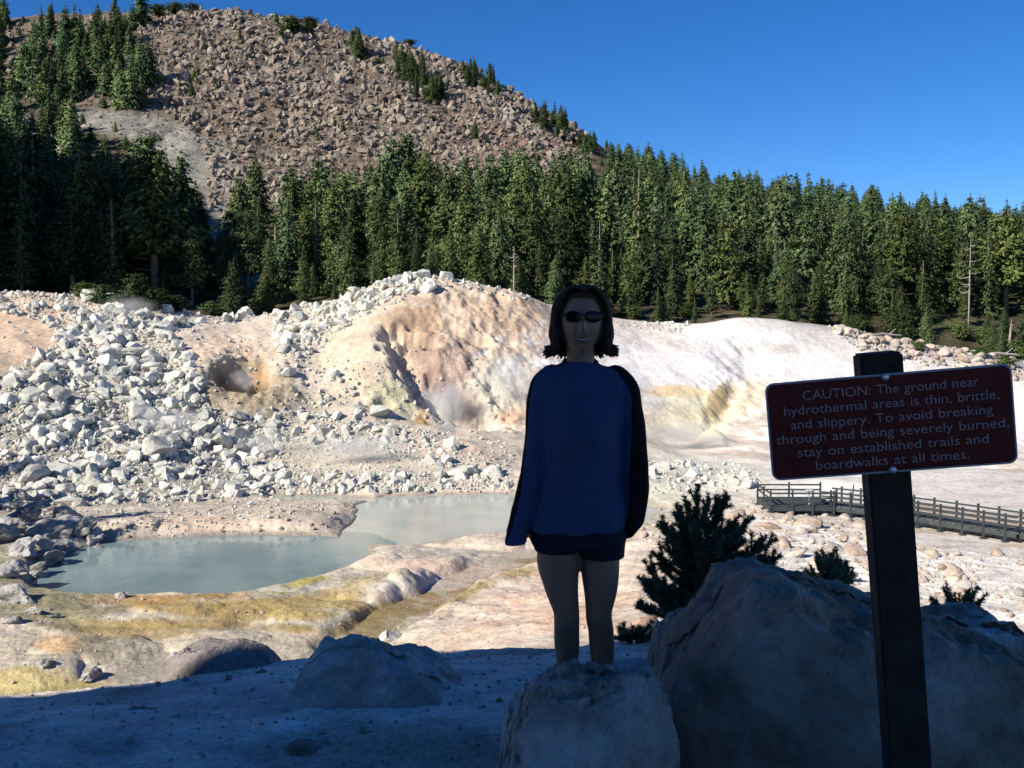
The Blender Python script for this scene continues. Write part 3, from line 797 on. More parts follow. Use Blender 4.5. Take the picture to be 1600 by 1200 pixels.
# ---------------- talus on the mountain
TAL = [(200, 30), (330, 10), (500, 36), (640, 70), (750, 114), (860, 176), (930, 215), (925, 240), (870, 290), (800, 345), (600, 350), (380, 350), (330, 330), (330, 240), (240, 150), (190, 120)]
tal = sample_zone(TAL, 12500, 2.6, 15, 1.9, far_look, RZ)
tal += sample_zone([(-40, 40), (200, 25), (240, 150), (120, 170), (-40, 150)], 900, 3, 10, 1.5, far_look, RZ)
tal += sample_zone([(0, 150), (220, 140), (330, 240), (340, 340), (300, 330), (200, 220), (0, 240)], 700, 1.6, 5.5, 1.6, far_look, RZ)
tal += sample_zone([(560, 52), (760, 118), (840, 165), (860, 230), (740, 170), (620, 90)], 500, 5, 14, 1.3, far_look, RZ)
tal.sort(key=lambda q: -q[0])
def talus_words(px, py):
    a = 'just below the skyline' if py < 90 + max(0, px - 600) * .33 else 'on the upper face' if py < 150 + max(0, px - 600) * .25 else 'on the middle face' if py < 230 else 'low on the face near the treetops'
    b = 'left end of the talus' if px < 320 else 'left half of the talus' if px < 480 else 'centre of the talus' if px < 640 else 'right half of the talus' if px < 790 else 'right shoulder of the mountain'
    return a + ', ' + b
tseen = {}
for k, (spx, px, py, h) in enumerate(tal[:290]):
    s = spx * h[1] / F * 1.05
    o = link('talus_block', ME_talus[rg.randrange(8)], None, (h[0], h[1], h[2] + s * .15), (rg.uniform(0, 6), rg.uniform(0, 6), rg.uniform(0, 6)), (s, s * rg.uniform(.7, 1), s * rg.uniform(.6, 1)))
    w = talus_words(px, py); c_ = tseen[w] = tseen.get(w, 0) + 1
    tag(o, ('largest' if c_ == 1 else 'big' if c_ < 6 else 'angular') + ' brown block ' + w, 'boulder', None if c_ == 1 else ('big' if c_ < 6 else 'angular') + ' talus blocks ' + w)
rock_mass('talus', [(q[0] * q[3][1] / F, *q[3]) for q in tal[290:]], LOWT_, RK_talus, 'brown talus of broken rock covering the mountainside', 'talus', sink=.15)
# rock band on the right shoulder of the mountain and crags on its ridge
# ================================================================== TREES
def leaf_mat(name, c1, c2, c3):
    m, nt, b = mat_new(name)
    g = nd(nt, 'ShaderNodeNewGeometry')
    oi = nd(nt, 'ShaderNodeObjectInfo')
    n = noise_node(nt, .6, 4, .6, g.outputs['Position'])
    c = ramp(nt, n.outputs[0], [(.3, c1), (.5, c2), (.72, c3)])
    h = nd(nt, 'ShaderNodeMapRange'); h.inputs['To Min'].default_value = .55; h.inputs['To Max'].default_value = 1.4
    nt.links.new(oi.outputs['Random'], h.inputs['Value'])
    c = mix(nt, 'MULTIPLY', 1.0, c, h.outputs[0])
    fr = nd(nt, 'ShaderNodeMath', operation='FRACT'); m7 = nd(nt, 'ShaderNodeMath', operation='MULTIPLY'); m7.inputs[1].default_value = 7.3
    nt.links.new(oi.outputs['Random'], m7.inputs[0]); nt.links.new(m7.outputs[0], fr.inputs[0])
    c = mix(nt, 'MULTIPLY', 1.0, c, ramp(nt, fr.outputs[0], [(0, (.85, .95, 1.1)), (.5, (1, 1, 1)), (1, (1.14, 1.06, .85))]))
    at = nd(nt, 'ShaderNodeVertexColor'); at.layer_name = 'Col'
    c = mix(nt, 'MULTIPLY', 1.0, c, at.outputs[0])
    nt.links.new(c, b.inputs['Base Color'])
    b.inputs['Roughness'].default_value = .75; b.inputs['Specular IOR Level'].default_value = .15
    return m
LF_fir = leaf_mat('fir_needles', (.046, .072, .032), (.084, .122, .052), (.120, .152, .064))
LF_pine = leaf_mat('pine_needles', (.050, .074, .030), (.090, .122, .046), (.125, .150, .058))
BK = plain_mat('bark', (.20, .155, .12), .9, .35, 2.0, bumps=((1.5, .1, 5),))
BKW = plain_mat('dead_wood', (.30, .27, .24), .85, .2, 2.0, bumps=((1.5, .1, 5),))
def crown_np(rs, H, Rb, nwh, base=.08, droop=.35, leaf=.42, fill=1.0, gap=.12, power=.85, bushy=False, lump=.32):
    """needle clumps on whorled, drooping branches: verts, tri faces, per-vertex tint"""
    P0 = []; Dr = []; S = []
    lean = rs.normal(0, .012, 2); ls = rs.uniform(0, 50)
    for w in range(nwh):
        f = base + (1 - base) * (w + rs.uniform(-.4, .4)) / nwh
        f = min(max(f, base), .995)
        Rr = Rb * (1 - f) ** power * rs.uniform(.7, 1.15) + .08
        if bushy: Rr = Rb * math.sin(math.pi * min(.98, (f - base) / (1 - base) * .8 + .18)) ** .6 * rs.uniform(.6, 1.15)
        nb = max(4, int(5 + Rr * 2.6))
        a0 = rs.uniform(0, 6.28)
        for b in range(nb):
            if rs.rand() < gap: continue
            a = a0 + b * 6.283 / nb + rs.normal(0, .22)
            lm = float(pnoise(np.array([math.cos(a) * 1.1 + ls]), np.array([math.sin(a) * 1.1]), np.array([f * 5.5]))[0])
            r_ = max(.1, Rr * rs.uniform(.7, 1.12) * (1 + lump * 2.6 * lm))
            nc = max(2, int(r_ / leaf * 3.0 * fill))
            t = (np.arange(nc) + rs.uniform(.2, 1, nc)) / nc
            wob = rs.normal(0, .10 * r_ + .03, (nc, 2))
            x = math.cos(a) * r_ * t - math.sin(a) * wob[:, 0] * t
            y = math.sin(a) * r_ * t + math.cos(a) * wob[:, 0] * t
            z = f * H + r_ * (.12 * t - droop * t * t) + wob[:, 1] * .5
            x += lean[0] * f * H; y += lean[1] * f * H
            P0.append(np.stack([x, y, z], 1)); S.append(leaf * (1.25 - .55 * t) * (.35 + .65 * (1 - f) ** .6) * rs.uniform(.75, 1.25, nc))
            Dr.append(np.stack([np.full(nc, math.cos(a)), np.full(nc, math.sin(a)), -.35 - .5 * t], 1))
    P0 = np.concatenate(P0); S = np.concatenate(S); Dr = np.concatenate(Dr)
    top = np.array([[lean[0] * H, lean[1] * H, H * q] for q in (.955, .975, 1.0)]); P0 = np.concatenate([P0, top]); S = np.concatenate([S, [leaf * .4] * 3]); Dr = np.concatenate([Dr, [[0, 0, 1]] * 3])
    n = len(P0); V = []; Fa = []
    Dr = Dr / np.linalg.norm(Dr, axis=1)[:, None]
    tint = rs.uniform(.75, 1.25, n)
    for k in range(2):
        side = np.cross(Dr, rs.normal(0, 1, (n, 3))); side /= np.linalg.norm(side, axis=1)[:, None] + 1e-6
        up = Dr + rs.normal(0, .35, (n, 3))
        a = P0 - side * (S * .42)[:, None] - Dr * (S * .25)[:, None]; b = P0 + side * (S * .42)[:, None] - Dr * (S * .15)[:, None]
        c = P0 + up * (S * .85)[:, None]
        V.append(np.stack([a, b, c], 1).reshape(-1, 3))
    V = np.concatenate(V)
    Fa = np.arange(len(V)).reshape(-1, 3)
    # every clump faces outwards, so that a crown has a sunny side and a shady side
    cen = V.reshape(-1, 3, 3).mean(1); gn = np.cross(V[1::3] - V[0::3], V[2::3] - V[0::3])
    cn = cen.copy(); cn[:, 2] = 0; rr = np.linalg.norm(cn, axis=1)[:, None] + .25; cn = cn / rr; cn[:, 2] = .38 + .5 * np.clip(cen[:, 2] / H, 0, 1) ** 3
    cn = cn + rs.normal(0, .33, cn.shape); cn /= np.linalg.norm(cn, axis=1)[:, None]
    flip = (gn * cn).sum(1) < 0
    Fa[flip] = Fa[flip][:, [0, 2, 1]]
    C = np.concatenate([np.repeat(tint, 3)] * 2)
    return V, Fa, np.stack([C, C, C * .95], 1), np.repeat(cn, 3, axis=0)
def set_normals(me, N):
    me.polygons.foreach_set('use_smooth', np.ones(len(me.polygons), bool))
    me.normals_split_custom_set_from_vertices(N.astype(np.float32))
    return me
def trunk_np(H, r, n=7, wob=.0, seed=0):
    mb = MB(); mb.tube([(0, 0, -.6), (0, 0, H * .3), (0, 0, H * .7), (0, 0, H * .98)], [r * 1.15, r * .85, r * .45, r * .08], n)
    return mb
TREE_V = []
rsT = np.random.RandomState(21)
def make_variant(kind, H, Rb, **kw):
    V, Fa, C, N = crown_np(rsT, H, Rb, **kw)
    cm = set_normals(mesh_np('crown', V, Fa, LF_pine if kind == 'pine' else LF_fir, True, C), N)
    mb = trunk_np(H, .022 * H)
    if kind == 'pine':
        for q in range(10):
            a = rsT.uniform(0, 6.28); z = H * rsT.uniform(.15, .5); mb.tube([(0, 0, z), (math.cos(a) * Rb * .5, math.sin(a) * Rb * .5, z + .1)], [.05, .02], 4)
    tm = mesh_np('trunk', np.concatenate(mb.v), [np.concatenate(mb.f4), np.concatenate(mb.f3)], BK, True)
    TREE_V.append((kind, H, cm, tm))
for i in range(6): make_variant('fir', 12, 2.7 + .28 * i, nwh=38, base=.02, droop=.30 + .03 * i, leaf=.46, gap=.08, power=.78 - .05 * i, fill=1.15)
for i in range(3): make_variant('fir', 12, 2.0, nwh=36, base=.02, droop=.42, leaf=.42, gap=.10, fill=1.15)
for i in range(6): make_variant('pine', 12, 2.5 + .2 * i, nwh=30, base=.10 + .04 * i, droop=.06, leaf=.50, gap=.16, power=.42, lump=.5)
# light version for the far mass of trees
LOWT = [crown_np(rsT, 12, 2.7 + .2 * i, nwh=22, base=.03, droop=.3, leaf=.78, fill=.9, gap=.08, power=.8 - .05 * i, lump=.4) for i in range(8)]

treeline = lambda px: float(np.interp(px, [-200, 0, 130, 200, 215, 310, 330, 360, 375, 420, 600, 800, 850, 880, 905, 925, 960, 2000], [20, 30, 45, 60, 330, 330, 420, 420, 345, 342, 336, 330, 300, 255, 235, 225, 120, 120]))
cand = []
rT = random.Random(31)
def near_spacing(D): return 4.3 if D < 160 else 5.2 if D < 220 else 6.0
cells = {}
def free(x, y, d):
    cx, cy = int(x // 5), int(y // 5)
    for i in (-1, 0, 1):
        for j in (-1, 0, 1):
            for (a, b) in cells.get((cx + i, cy + j), ()):
                if (a - x) ** 2 + (b - y) ** 2 < d * d: return False
    cells.setdefault((cx, cy), []).append((x, y)); return True
lk = Look(132, 400, .8, x0=-200, x1=1800, dx=8)
tries = 0
while tries < 60000 and len(cand) < 1700:
    tries += 1
    px = rT.uniform(-190, 1790); D = 133 + (385 - 133) * rT.random() ** 1.0
    i = int(round((px - lk.x0) / lk.dx)); k = min(int((D - 132) / .8), len(lk.D) - 1)
    py = float(lk.PY[i, k])
    if py < treeline(px): continue
    if py > lk.vis[i, k] + 75: continue          # far over the ridge
    hillkeep = 1.0
    if px < 330 and D > 235: hillkeep = .62
    if px < 130 and 165 < py < 240: hillkeep = .25
    if 120 < px < 330 and 175 < py < 330: hillkeep = .03
    if 395 < px < 450 and 415 < py < 470: hillkeep = .1
    if 840 < px < 960 and 300 < py < 345: hillkeep = .25
    if D < 143 and px > 1250: hillkeep = .7
    if D < 150 and 250 < px < 340: hillkeep = .3
    if rT.random() > hillkeep: continue
    if float(pnoise(np.array([px / 95.0]), np.array([D / 16.0]))[0]) < -.22: continue
    x = (px - 800) / F * D
    if not free(x, D, near_spacing(D)): continue
    cand.append((px, py, D, x, float(lk.Z[i, k])))
cand.sort(key=lambda q: q[2])
def place_tree(x, y, z, h, r, label=None, group=None, kind=None, name=None):
    vs = [v for v in TREE_V if kind is None or v[0] == kind]
    v = vs[r.randrange(len(vs))]; s = h / v[1]
    nm = name or ('pine_tree' if v[0] == 'pine' else 'fir_tree')
    e = empty(nm, (x, y, z), r.uniform(0, 6.28)); wd = r.uniform(.8, 1.2)
    e.scale = (s * wd, s * wd, s)
    link('trunk', v[3], e); link('crown', v[2], e)
    return tag(e, label, 'tree', group)
TSEEN = {}
def forest_words(px, py, D, hh, kind):
    k = ('tall ' if hh > 12.5 else 'short ' if hh < 8 else '') + ('open crowned pine' if kind == 'pine' else 'dense dark green fir')
    row = 'front of ' if D < 150 else 'middle of ' if D < 170 else 'depth of '
    if px < 120: w = 'the left photo edge forest'
    elif px < 220: w = 'forest under the grey scree'
    elif px < 335: w = 'forest below the scree chute'
    elif px < 480: w = 'trees by the bare earth gap'
    elif px < 620: w = 'trees left of the mound top'
    elif px < 740: w = 'trees over the mound top'
    elif px < 870: w = 'trees left of the person'
    elif px < 1010: w = 'forest above the person'
    elif px < 1180: w = 'forest left of the white mound'
    elif px < 1330: w = 'forest over the white mound'
    elif px < 1470: w = 'forest above the sign'
    else: w = 'forest at the right photo edge'
    t = k + ' in ' + row + w
    return t, ('pines' if kind == 'pine' else 'firs') + ' in the ' + row + w + (', tall' if hh > 12.5 else ', short' if hh < 8 else '')
nI = 0; mass = []
for (px, py, D, x, z) in cand:
    hh = rT.uniform(8, 16.0) if D > 142 else rT.uniform(4, 12)
    hh *= 1 + .55 * float(pnoise(np.array([x / 13.0 + 40]), np.array([D / 13.0]))[0])
    if px < 320 and D < 200: hh *= 1.35
    elif 370 < px < 860 and 170 < D: hh *= 1.2
    elif px > 1000 and D < 150: hh *= rT.uniform(.45, 1.0)
    if px < 330 and D > 280: hh *= .75
    if 860 < px < 1000 and D > 270: hh *= .62
    elif D > 280: hh *= .8
    if rT.random() < .22: hh *= .55
    elif rT.random() < .12: hh *= 1.2
    tl = float(np.interp(px, [-200, 0, 100, 190, 250, 290, 325, 362, 385, 400, 450, 560, 630, 700, 780, 840, 930, 1000, 1100, 1230, 1400, 1600, 1800], [160, 165, 172, 208, 190, 225, 310, 310, 228, 222, 245, 240, 202, 235, 230, 222, 196, 212, 246, 264, 290, 312, 330]))
    hh = max(3.5, min(hh, (py - tl - rT.uniform(0, 34) * (1 if px > 900 else .7)) * D / F))
    if 300 < px < 375: hh = min(hh, 9.0 if D < 165 else 7.0)
    nI += 1
    if nI <= 280:
        kind = 'pine' if rT.random() < .4 else 'fir'
        lb, gr = forest_words(px, py, D, hh, kind)
        place_tree(x, D, z, hh, rT, lb, gr, kind)
    else: mass.append((x, D, z, hh))
# ================================================================== SHADE: unseen crag added behind the photographer
RK_crag = rock_mat('crag_rock', (.06, .05, .045), (.09, .08, .07), (.13, .12, .10), .4, ((.5, .3, 6), (3, .06, 5)))
def crag():
    l = np.array([LH.x, LH.y]); p = np.array([LH.y, -LH.x])            # along the light, and across it
    Ln = -9.5
    rows, cs = 60, 140
    V = []
    hw = 6.6; hd = 2.6; uc = -5.10 + hw
    for i in range(rows):
        f = i / (rows - 1)
        z = -2.2 + f * 21
        tap = 1 - .12 * f
        for k in range(cs):
            a = 2 * math.pi * k / cs
            ca, sa = math.cos(a), math.sin(a)
            q = 0.28
            u = math.copysign(abs(ca) ** q, ca) * hw; d = math.copysign(abs(sa) ** q, sa) * hd * tap
            if u > 0: u *= tap
            V.append([u, d, z])
    V = np.array(V)
    n1 = fbm(V[:, 0] / 2.5, V[:, 1] / 2.5 + 4, V[:, 2] / 3, octs=4)
    edge = sstep(-hw, -hw + 2.5, V[:, 0])
    V[:, 0] += n1 * (.06 + .5 * edge); V[:, 1] += .9 * n1 * edge; V[:, 2] += .8 * n1 * (V[:, 2] > 14)
    W = np.stack([l[0] * (Ln + V[:, 1]) + p[0] * (V[:, 0] + uc), l[1] * (Ln + V[:, 1]) + p[1] * (V[:, 0] + uc), V[:, 2]], 1)
    f4 = []
    for i in range(rows - 1):
        for k in range(cs):
            f4.append([i * cs + k, i * cs + (k + 1) % cs, (i + 1) * cs + (k + 1) % cs, (i + 1) * cs + k])
    top = W[-cs:].mean(0); W = np.concatenate([W, [top]]); c = len(W) - 1
    f3 = [[(rows - 1) * cs + k, (rows - 1) * cs + (k + 1) % cs, c] for k in range(cs)]
    tag(link('shade_crag', mesh_np('shade_crag', W, [np.array(f4), np.array(f3)], RK_crag, False)), 'tall unseen crag added to shade the trail edge', 'crag')
crag()

# ================================================================== FOREGROUND BOULDERS
RK_fg = rock_mat('ledge_rock', (.17, .11, .065), (.30, .235, .175), (.42, .36, .31), 2.6, ((3.0, .05, 8), (14, .02, 8), (60, .006, 4)), rnd=.05)
RK_fg2 = rock_mat('dusty_rock', (.19, .13, .085), (.42, .36, .31), (.62, .57, .53), 3.6, ((3.0, .04, 8), (18, .015, 8), (80, .005, 4)), rnd=.05)
RK_mauve = rock_mat('mauve_rock', (.14, .115, .10), (.22, .19, .175), (.31, .28, .265), 3.2, ((3.0, .04, 8), (18, .012, 8)), rnd=.05)
RK_orange = rock_mat('orange_rock', (.36, .22, .15), (.45, .30, .22), (.5, .38, .30), 3.2, ((3.0, .04, 8), (18, .012, 8)), rnd=.05)
def outline_boulder(label, D, depth, sil, zb, mat, seed, p=.75, rough=.09, crack=.05, group=None, front=1.0, cuts=9):
    """a solid stone whose crest follows the given profile, with real thickness front and back"""
    pts = [P(a, b, D) for a, b in sil]
    x0, x1 = pts[0].x, pts[-1].x
    n, m = 230, 190
    xs_ = np.linspace(x0, x1, n); tz = np.interp(xs_, [q.x for q in pts], [q.z for q in pts])
    k = np.exp(-np.linspace(-2, 2, 9) ** 2); k /= k.sum(); tz = np.convolve(np.pad(tz, 4, mode='edge'), k, mode='valid')
    s = (xs_ - x0) / (x1 - x0) * 2 - 1
    w = depth * np.sqrt(np.clip(1 - np.abs(s) ** 2.6, 0, 1)) + .01
    endf = np.clip(1 - np.abs(s) ** 8, 0, 1)
    ph = np.linspace(0, math.pi, m)
    X = np.repeat(xs_, m); PH = np.tile(ph, n)
    cy = np.cos(PH); sy = np.sin(PH)
    Y = D - np.repeat(w, m) * np.sign(cy) * np.abs(cy) ** .9 * np.where(cy > 0, front, 1.0)
    Z = zb + (np.repeat(tz, m) - zb) * sy ** p * np.repeat(endf * .15 + .85, m)
    o3 = seed * 5.77
    rough_ = rough
    wgt = np.clip((Z - zb) / (tz.max() - zb + 1e-6), 0, 1)
    nz = fbm(X / .35 + o3, Y / .35, Z / .35, octs=7, rough=.6)
    nz = nz + .22 * (np.floor(3.2 * fbm(X / .5 + o3, Y / .5, Z / .4 + 2, octs=3)) / 3.2)
    rd = np.abs(pnoise(X / .3 + o3, Y / .3, Z / .22)) ** .7
    d = rough * nz - crack * (1 - rd) * .6
    Y2 = Y - np.where(cy > 0, 1, -1) * d * 1.2; Z2 = Z + (d + .01) * wgt; X2 = X + .4 * rough * pnoise(X / .3, Y / .3 + o3, Z / .3)
    # flat chipped faces
    rs = np.random.RandomState(seed + 50); cx_, cz_ = (x0 + x1) / 2, (zb + tz.max()) / 2; hx, hz = (x1 - x0) / 2, (tz.max() - zb) / 2
    Q = np.stack([(X2 - cx_) / hx, (Y2 - D) / depth, (Z2 - cz_) / hz], 1)
    for k_ in range(cuts):
        nn_ = np.array([rs.uniform(-.75, .75), -rs.uniform(.5, 1), rs.uniform(-.1, .8)]); nn_ /= np.linalg.norm(nn_)
        q_ = Q @ nn_; lim = np.percentile(q_, 100 - rs.uniform(5, 13))
        Q = Q - np.outer(np.maximum(q_ - lim, 0) * .8, nn_)
    X2 = Q[:, 0] * hx + cx_; Y2 = Q[:, 1] * depth + D; Z2 = Q[:, 2] * hz + cz_
    dd = fbm(X2 / .07 + o3, Y2 / .07, Z2 / .07, octs=4, rough=.6) * .006; Y2 = Y2 - dd; Z2 = Z2 + dd
    me = mesh_np('boulder', np.stack([X2, Y2, Z2], 1), grid_faces(n, m), mat, True)
    o = link('boulder', me); tag(o, label, 'boulder', group); return o
outline_boulder('rounded dusty boulder hiding the feet of the standing person', 3.2, .42, [(768, 1290), (780, 1180), (800, 1115), (835, 1070), (880, 1050), (950, 1041), (1010, 1044), (1040, 1062), (1056, 1130), (1064, 1290)], -1.75, RK_fg2, 1, p=.5, front=1.1)
outline_boulder('huge shaded boulder with a peaked top behind the caution sign post', 3.75, .75, [(985, 1220), (1022, 1060), (1040, 1000), (1075, 960), (1110, 925), (1145, 888), (1165, 877), (1195, 879), (1240, 897), (1300, 915), (1370, 940), (1430, 956), (1520, 985), (1610, 1022), (1760, 1110), (1860, 1220)], -1.85, RK_fg, 2, p=.62, rough=.07, crack=.05, front=1.25)
outline_boulder('shaded boulder with a rounded top at the right edge, behind the sign post', 4.5, .5, [(1380, 1080), (1425, 985), (1455, 952), (1500, 946), (1545, 953), (1590, 980), (1640, 1040), (1700, 1150)], -2.0, RK_fg2, 3)
outline_boulder('broad brown streaked mound of rock left of the person, in the shade', 4.3, .5, [(395, 1185), (435, 1120), (462, 1058), (498, 1014), (545, 1003), (600, 1006), (642, 1022), (692, 1062), (740, 1105), (800, 1165), (830, 1190)], -1.76, RK_fg2, 4, p=.8, rough=.06, front=1.1)
outline_boulder('flat topped grey brown rock on the edge of the shade', 5.25, .35, [(238, 1068), (256, 1034), (285, 1012), (320, 1004), (370, 1003), (410, 1012), (438, 1034), (446, 1068)], -1.95, RK_mauve, 5, p=.6, rough=.03)
outline_boulder('low brown hump of rock sticking out of the shaded dusty ground', 4.15, .14, [(160, 1150), (182, 1116), (205, 1104), (245, 1107), (265, 1122), (280, 1150)], -1.66, RK_fg, 6, rough=.04)
outline_boulder('half buried stone at the bottom edge of the shaded ground', 3.6, .16, [(400, 1235), (425, 1182), (460, 1163), (505, 1168), (545, 1196), (570, 1235)], -1.62, RK_fg2, 7, rough=.04)
outline_boulder('small rock between the flat topped rock and the broad brown mound', 4.85, .16, [(368, 1090), (385, 1056), (405, 1044), (440, 1048), (462, 1066), (475, 1090)], -1.82, RK_fg, 8, rough=.04)
outline_boulder('dark rock between the young pine and the huge peaked boulder', 4.9, .3, [(1005, 1030), (1022, 985), (1045, 955), (1075, 944), (1115, 945), (1160, 1000)], -1.95, RK_fg, 9)
outline_boulder('pinkish orange rock beside the legs of the person, under the young pine', 6.9, .3, [(974, 1015), (984, 980), (1000, 963), (1022, 962), (1038, 978), (1046, 1015)], -2.35, RK_orange, 10, rough=.03)
# gravel on the ledge
gr_ = []
rg2 = random.Random(17)
for k in range(800):
    D = rg2.uniform(3.2, 6.4); px = rg2.uniform(-100, 1100)
    x = (px - 800) / F * D
    gr_.append((rg2.uniform(.006, .02) * (1 if rg2.random() < .93 else 2.0), x, D, None))
gzv = H1(np.array([g[1] for g in gr_]), np.array([g[2] for g in gr_]))
rock_mass('gravel', [(g[0], g[1], g[2], float(z)) for g, z in zip(gr_, gzv)], LOW, RK_tan, 'fine gravel scattered over the shaded dusty ledge', 'gravel')

# ================================================================== SIGN
M_post = plain_mat('weathered_post_wood', (.035, .028, .022), .85, .4, 14, bumps=((30, .006, 6),))
M_board = plain_mat('brown_sign_paint', (.12, .024, .019), .6, .12, 20, spec=.08)
M_edge = plain_mat('pale_sign_edge', (.32, .36, .40), .4, .06, 20)
M_letter = plain_mat('sign_lettering', (.33, .28, .28), .5, .05, 20)
M_bolt = plain_mat('bolt_steel', (.5, .52, .54), .35, .1, 30, metallic=.8)
def rounded_rect(w, h, r, n=8):
    o = []
    for cx, cy, a0 in ((w / 2 - r, h / 2 - r, 0), (-w / 2 + r, h / 2 - r, 90), (-w / 2 + r, -h / 2 + r, 180), (w / 2 - r, -h / 2 + r, 270)):
        for k in range(n + 1):
            a = R(a0 + 90 * k / n); o.append((cx + r * math.cos(a), cy + r * math.sin(a)))
    return o
def slab(outl, y0, y1):
    """flat plate in the x-z plane from depth y0 (front) to y1"""
    n = len(outl); bm = bmesh.new()
    a = [bm.verts.new((x, y0, z)) for x, z in outl]; b = [bm.verts.new((x, y1, z)) for x, z in outl]
    bm.faces.new(a); bm.faces.new(b[::-1])
    for i in range(n): bm.faces.new((a[i], b[i], b[(i + 1) % n], a[(i + 1) % n]))
    bmesh.ops.recalc_face_normals(bm, faces=bm.faces)
    return bm
def bm_obj(name, bm, mat, parent=None, smooth=False):
    me = bpy.data.meshes.new(name); bm.to_mesh(me); bm.free()
    for p in me.polygons: p.use_smooth = smooth
    me.materials.append(mat); return link(name, me, parent)
def to_mesh_obj(name, src, mat, parent):
    """turn a modified or text object into a plain mesh object and drop the source"""
    col.objects.link(src); dg = bpy.context.evaluated_depsgraph_get(); dg.update()
    me = bpy.data.meshes.new_from_object(src.evaluated_get(dg)); bpy.data.objects.remove(src)
    me.name = name; me.materials.clear(); me.materials.append(mat)
    return link(name, me, parent) if parent is not False else me
def caution_sign():
    SW, SH, DS = .592, .247, 2.60
    root = empty('caution_sign', (0, 0, 0))
    tag(root, 'brown caution sign with rounded corners and pale edge, leaning on a dark wooden post', 'sign')
    c = P(1390.5, 661, DS)
    Ms = Matrix.Translation(c) @ Matrix.Rotation(R(-7), 4, 'Z') @ Matrix.Rotation(R(-5.4), 4, 'Y')
    edge = bm_obj('sign_edge', slab(rounded_rect(SW, SH, .022), -.001, .006), M_edge, root); edge.matrix_local = Ms
    board = bm_obj('sign_board', slab(rounded_rect(SW - .010, SH - .010, .018), -.0035, -.0012), M_board, root); board.matrix_local = Ms
    k = DS / F
    lines = [('CAUTION: The ground near', 266, 3, 612), ('hydrothermal areas is thin, brittle,', 325, 2, 634), ('and slippery. To avoid breaking', 306, 1, 656),
             ('through and being severely burned,', 352, 0, 678), ('stay on established trails and', 289, 0, 700), ('boardwalks at all times.', 232, -2, 722)]
    V = []; Fs3 = []; n = 0
    bm = bmesh.new()
    for i, (t, wpx, dx, py) in enumerate(lines):
        cu = bpy.data.curves.new('lettering', 'FONT'); cu.body = t; cu.size = 1.0; cu.align_x = 'CENTER'; cu.offset = -.006; cu.extrude = 0.0; cu.resolution_u = 3; cu.space_word = 1.15
        ob = bpy.data.objects.new('lettering', cu)
        me = to_mesh_obj('lettering', ob, M_letter, False)
        vs = np.empty(len(me.vertices) * 3); me.vertices.foreach_get('co', vs); vs = vs.reshape(-1, 3)
        w = vs[:, 0].max() - vs[:, 0].min(); mid = (vs[:, 0].max() + vs[:, 0].min()) / 2
        sx = wpx * k / w; sz = .0335
        z0 = (.0875 - i * .0355) - .0125
        me.transform(Matrix(((sx, 0, 0, -mid * sx + dx * k), (0, 0, 0, -.0048), (0, sz, 0, z0), (0, 0, 0, 1))))
        bm.from_mesh(me)
    me = bpy.data.meshes.new('lettering'); bm.to_mesh(me); bm.free(); me.materials.append(M_letter)
    lt = link('lettering', me, root); lt.matrix_local = Ms
    # post
    top = P(1373, 551, 2.69); low = P(1420, 1205, 2.69); d = (low - top).normalized(); bot = top + d * ((-1.62 - top.z) / d.z)
    L_ = (bot - top).length
    bm = bmesh.new(); bmesh.ops.create_cube(bm, size=1.0)
    bmesh.ops.scale(bm, vec=(.105, .100, L_), verts=bm.verts)
    bmesh.ops.bevel(bm, geom=[e for e in bm.edges], offset=.006, segments=2, affect='EDGES')
    M = Matrix.Translation((top + bot) / 2) @ Matrix.Rotation(math.atan2(-(top - bot).x, -(top - bot).z) + math.pi, 4, 'Y')
    ang = math.atan2((top - bot).x, (top - bot).z)
    M = Matrix.Translation((top + bot) / 2 + Vector((0, .012, 0))) @ Matrix.Rotation(ang, 4, 'Y') @ Matrix.Rotation(R(-7), 4, 'Z')
    ps = bm_obj('post', bm, M_post, root); ps.matrix_local = M
    for (a, b) in ((1384, 589), (1395, 734)):
        q = P(a, b, DS - .006)
        bm = bmesh.new(); bmesh.ops.create_uvsphere(bm, u_segments=16, v_segments=10, radius=.0098)
        bmesh.ops.scale(bm, vec=(1, .45, 1), verts=bm.verts)
        o = bm_obj('bolt', bm, M_bolt, root, True); o.location = q + Vector((0, (q.x - c.x) * -.12, 0))
caution_sign()

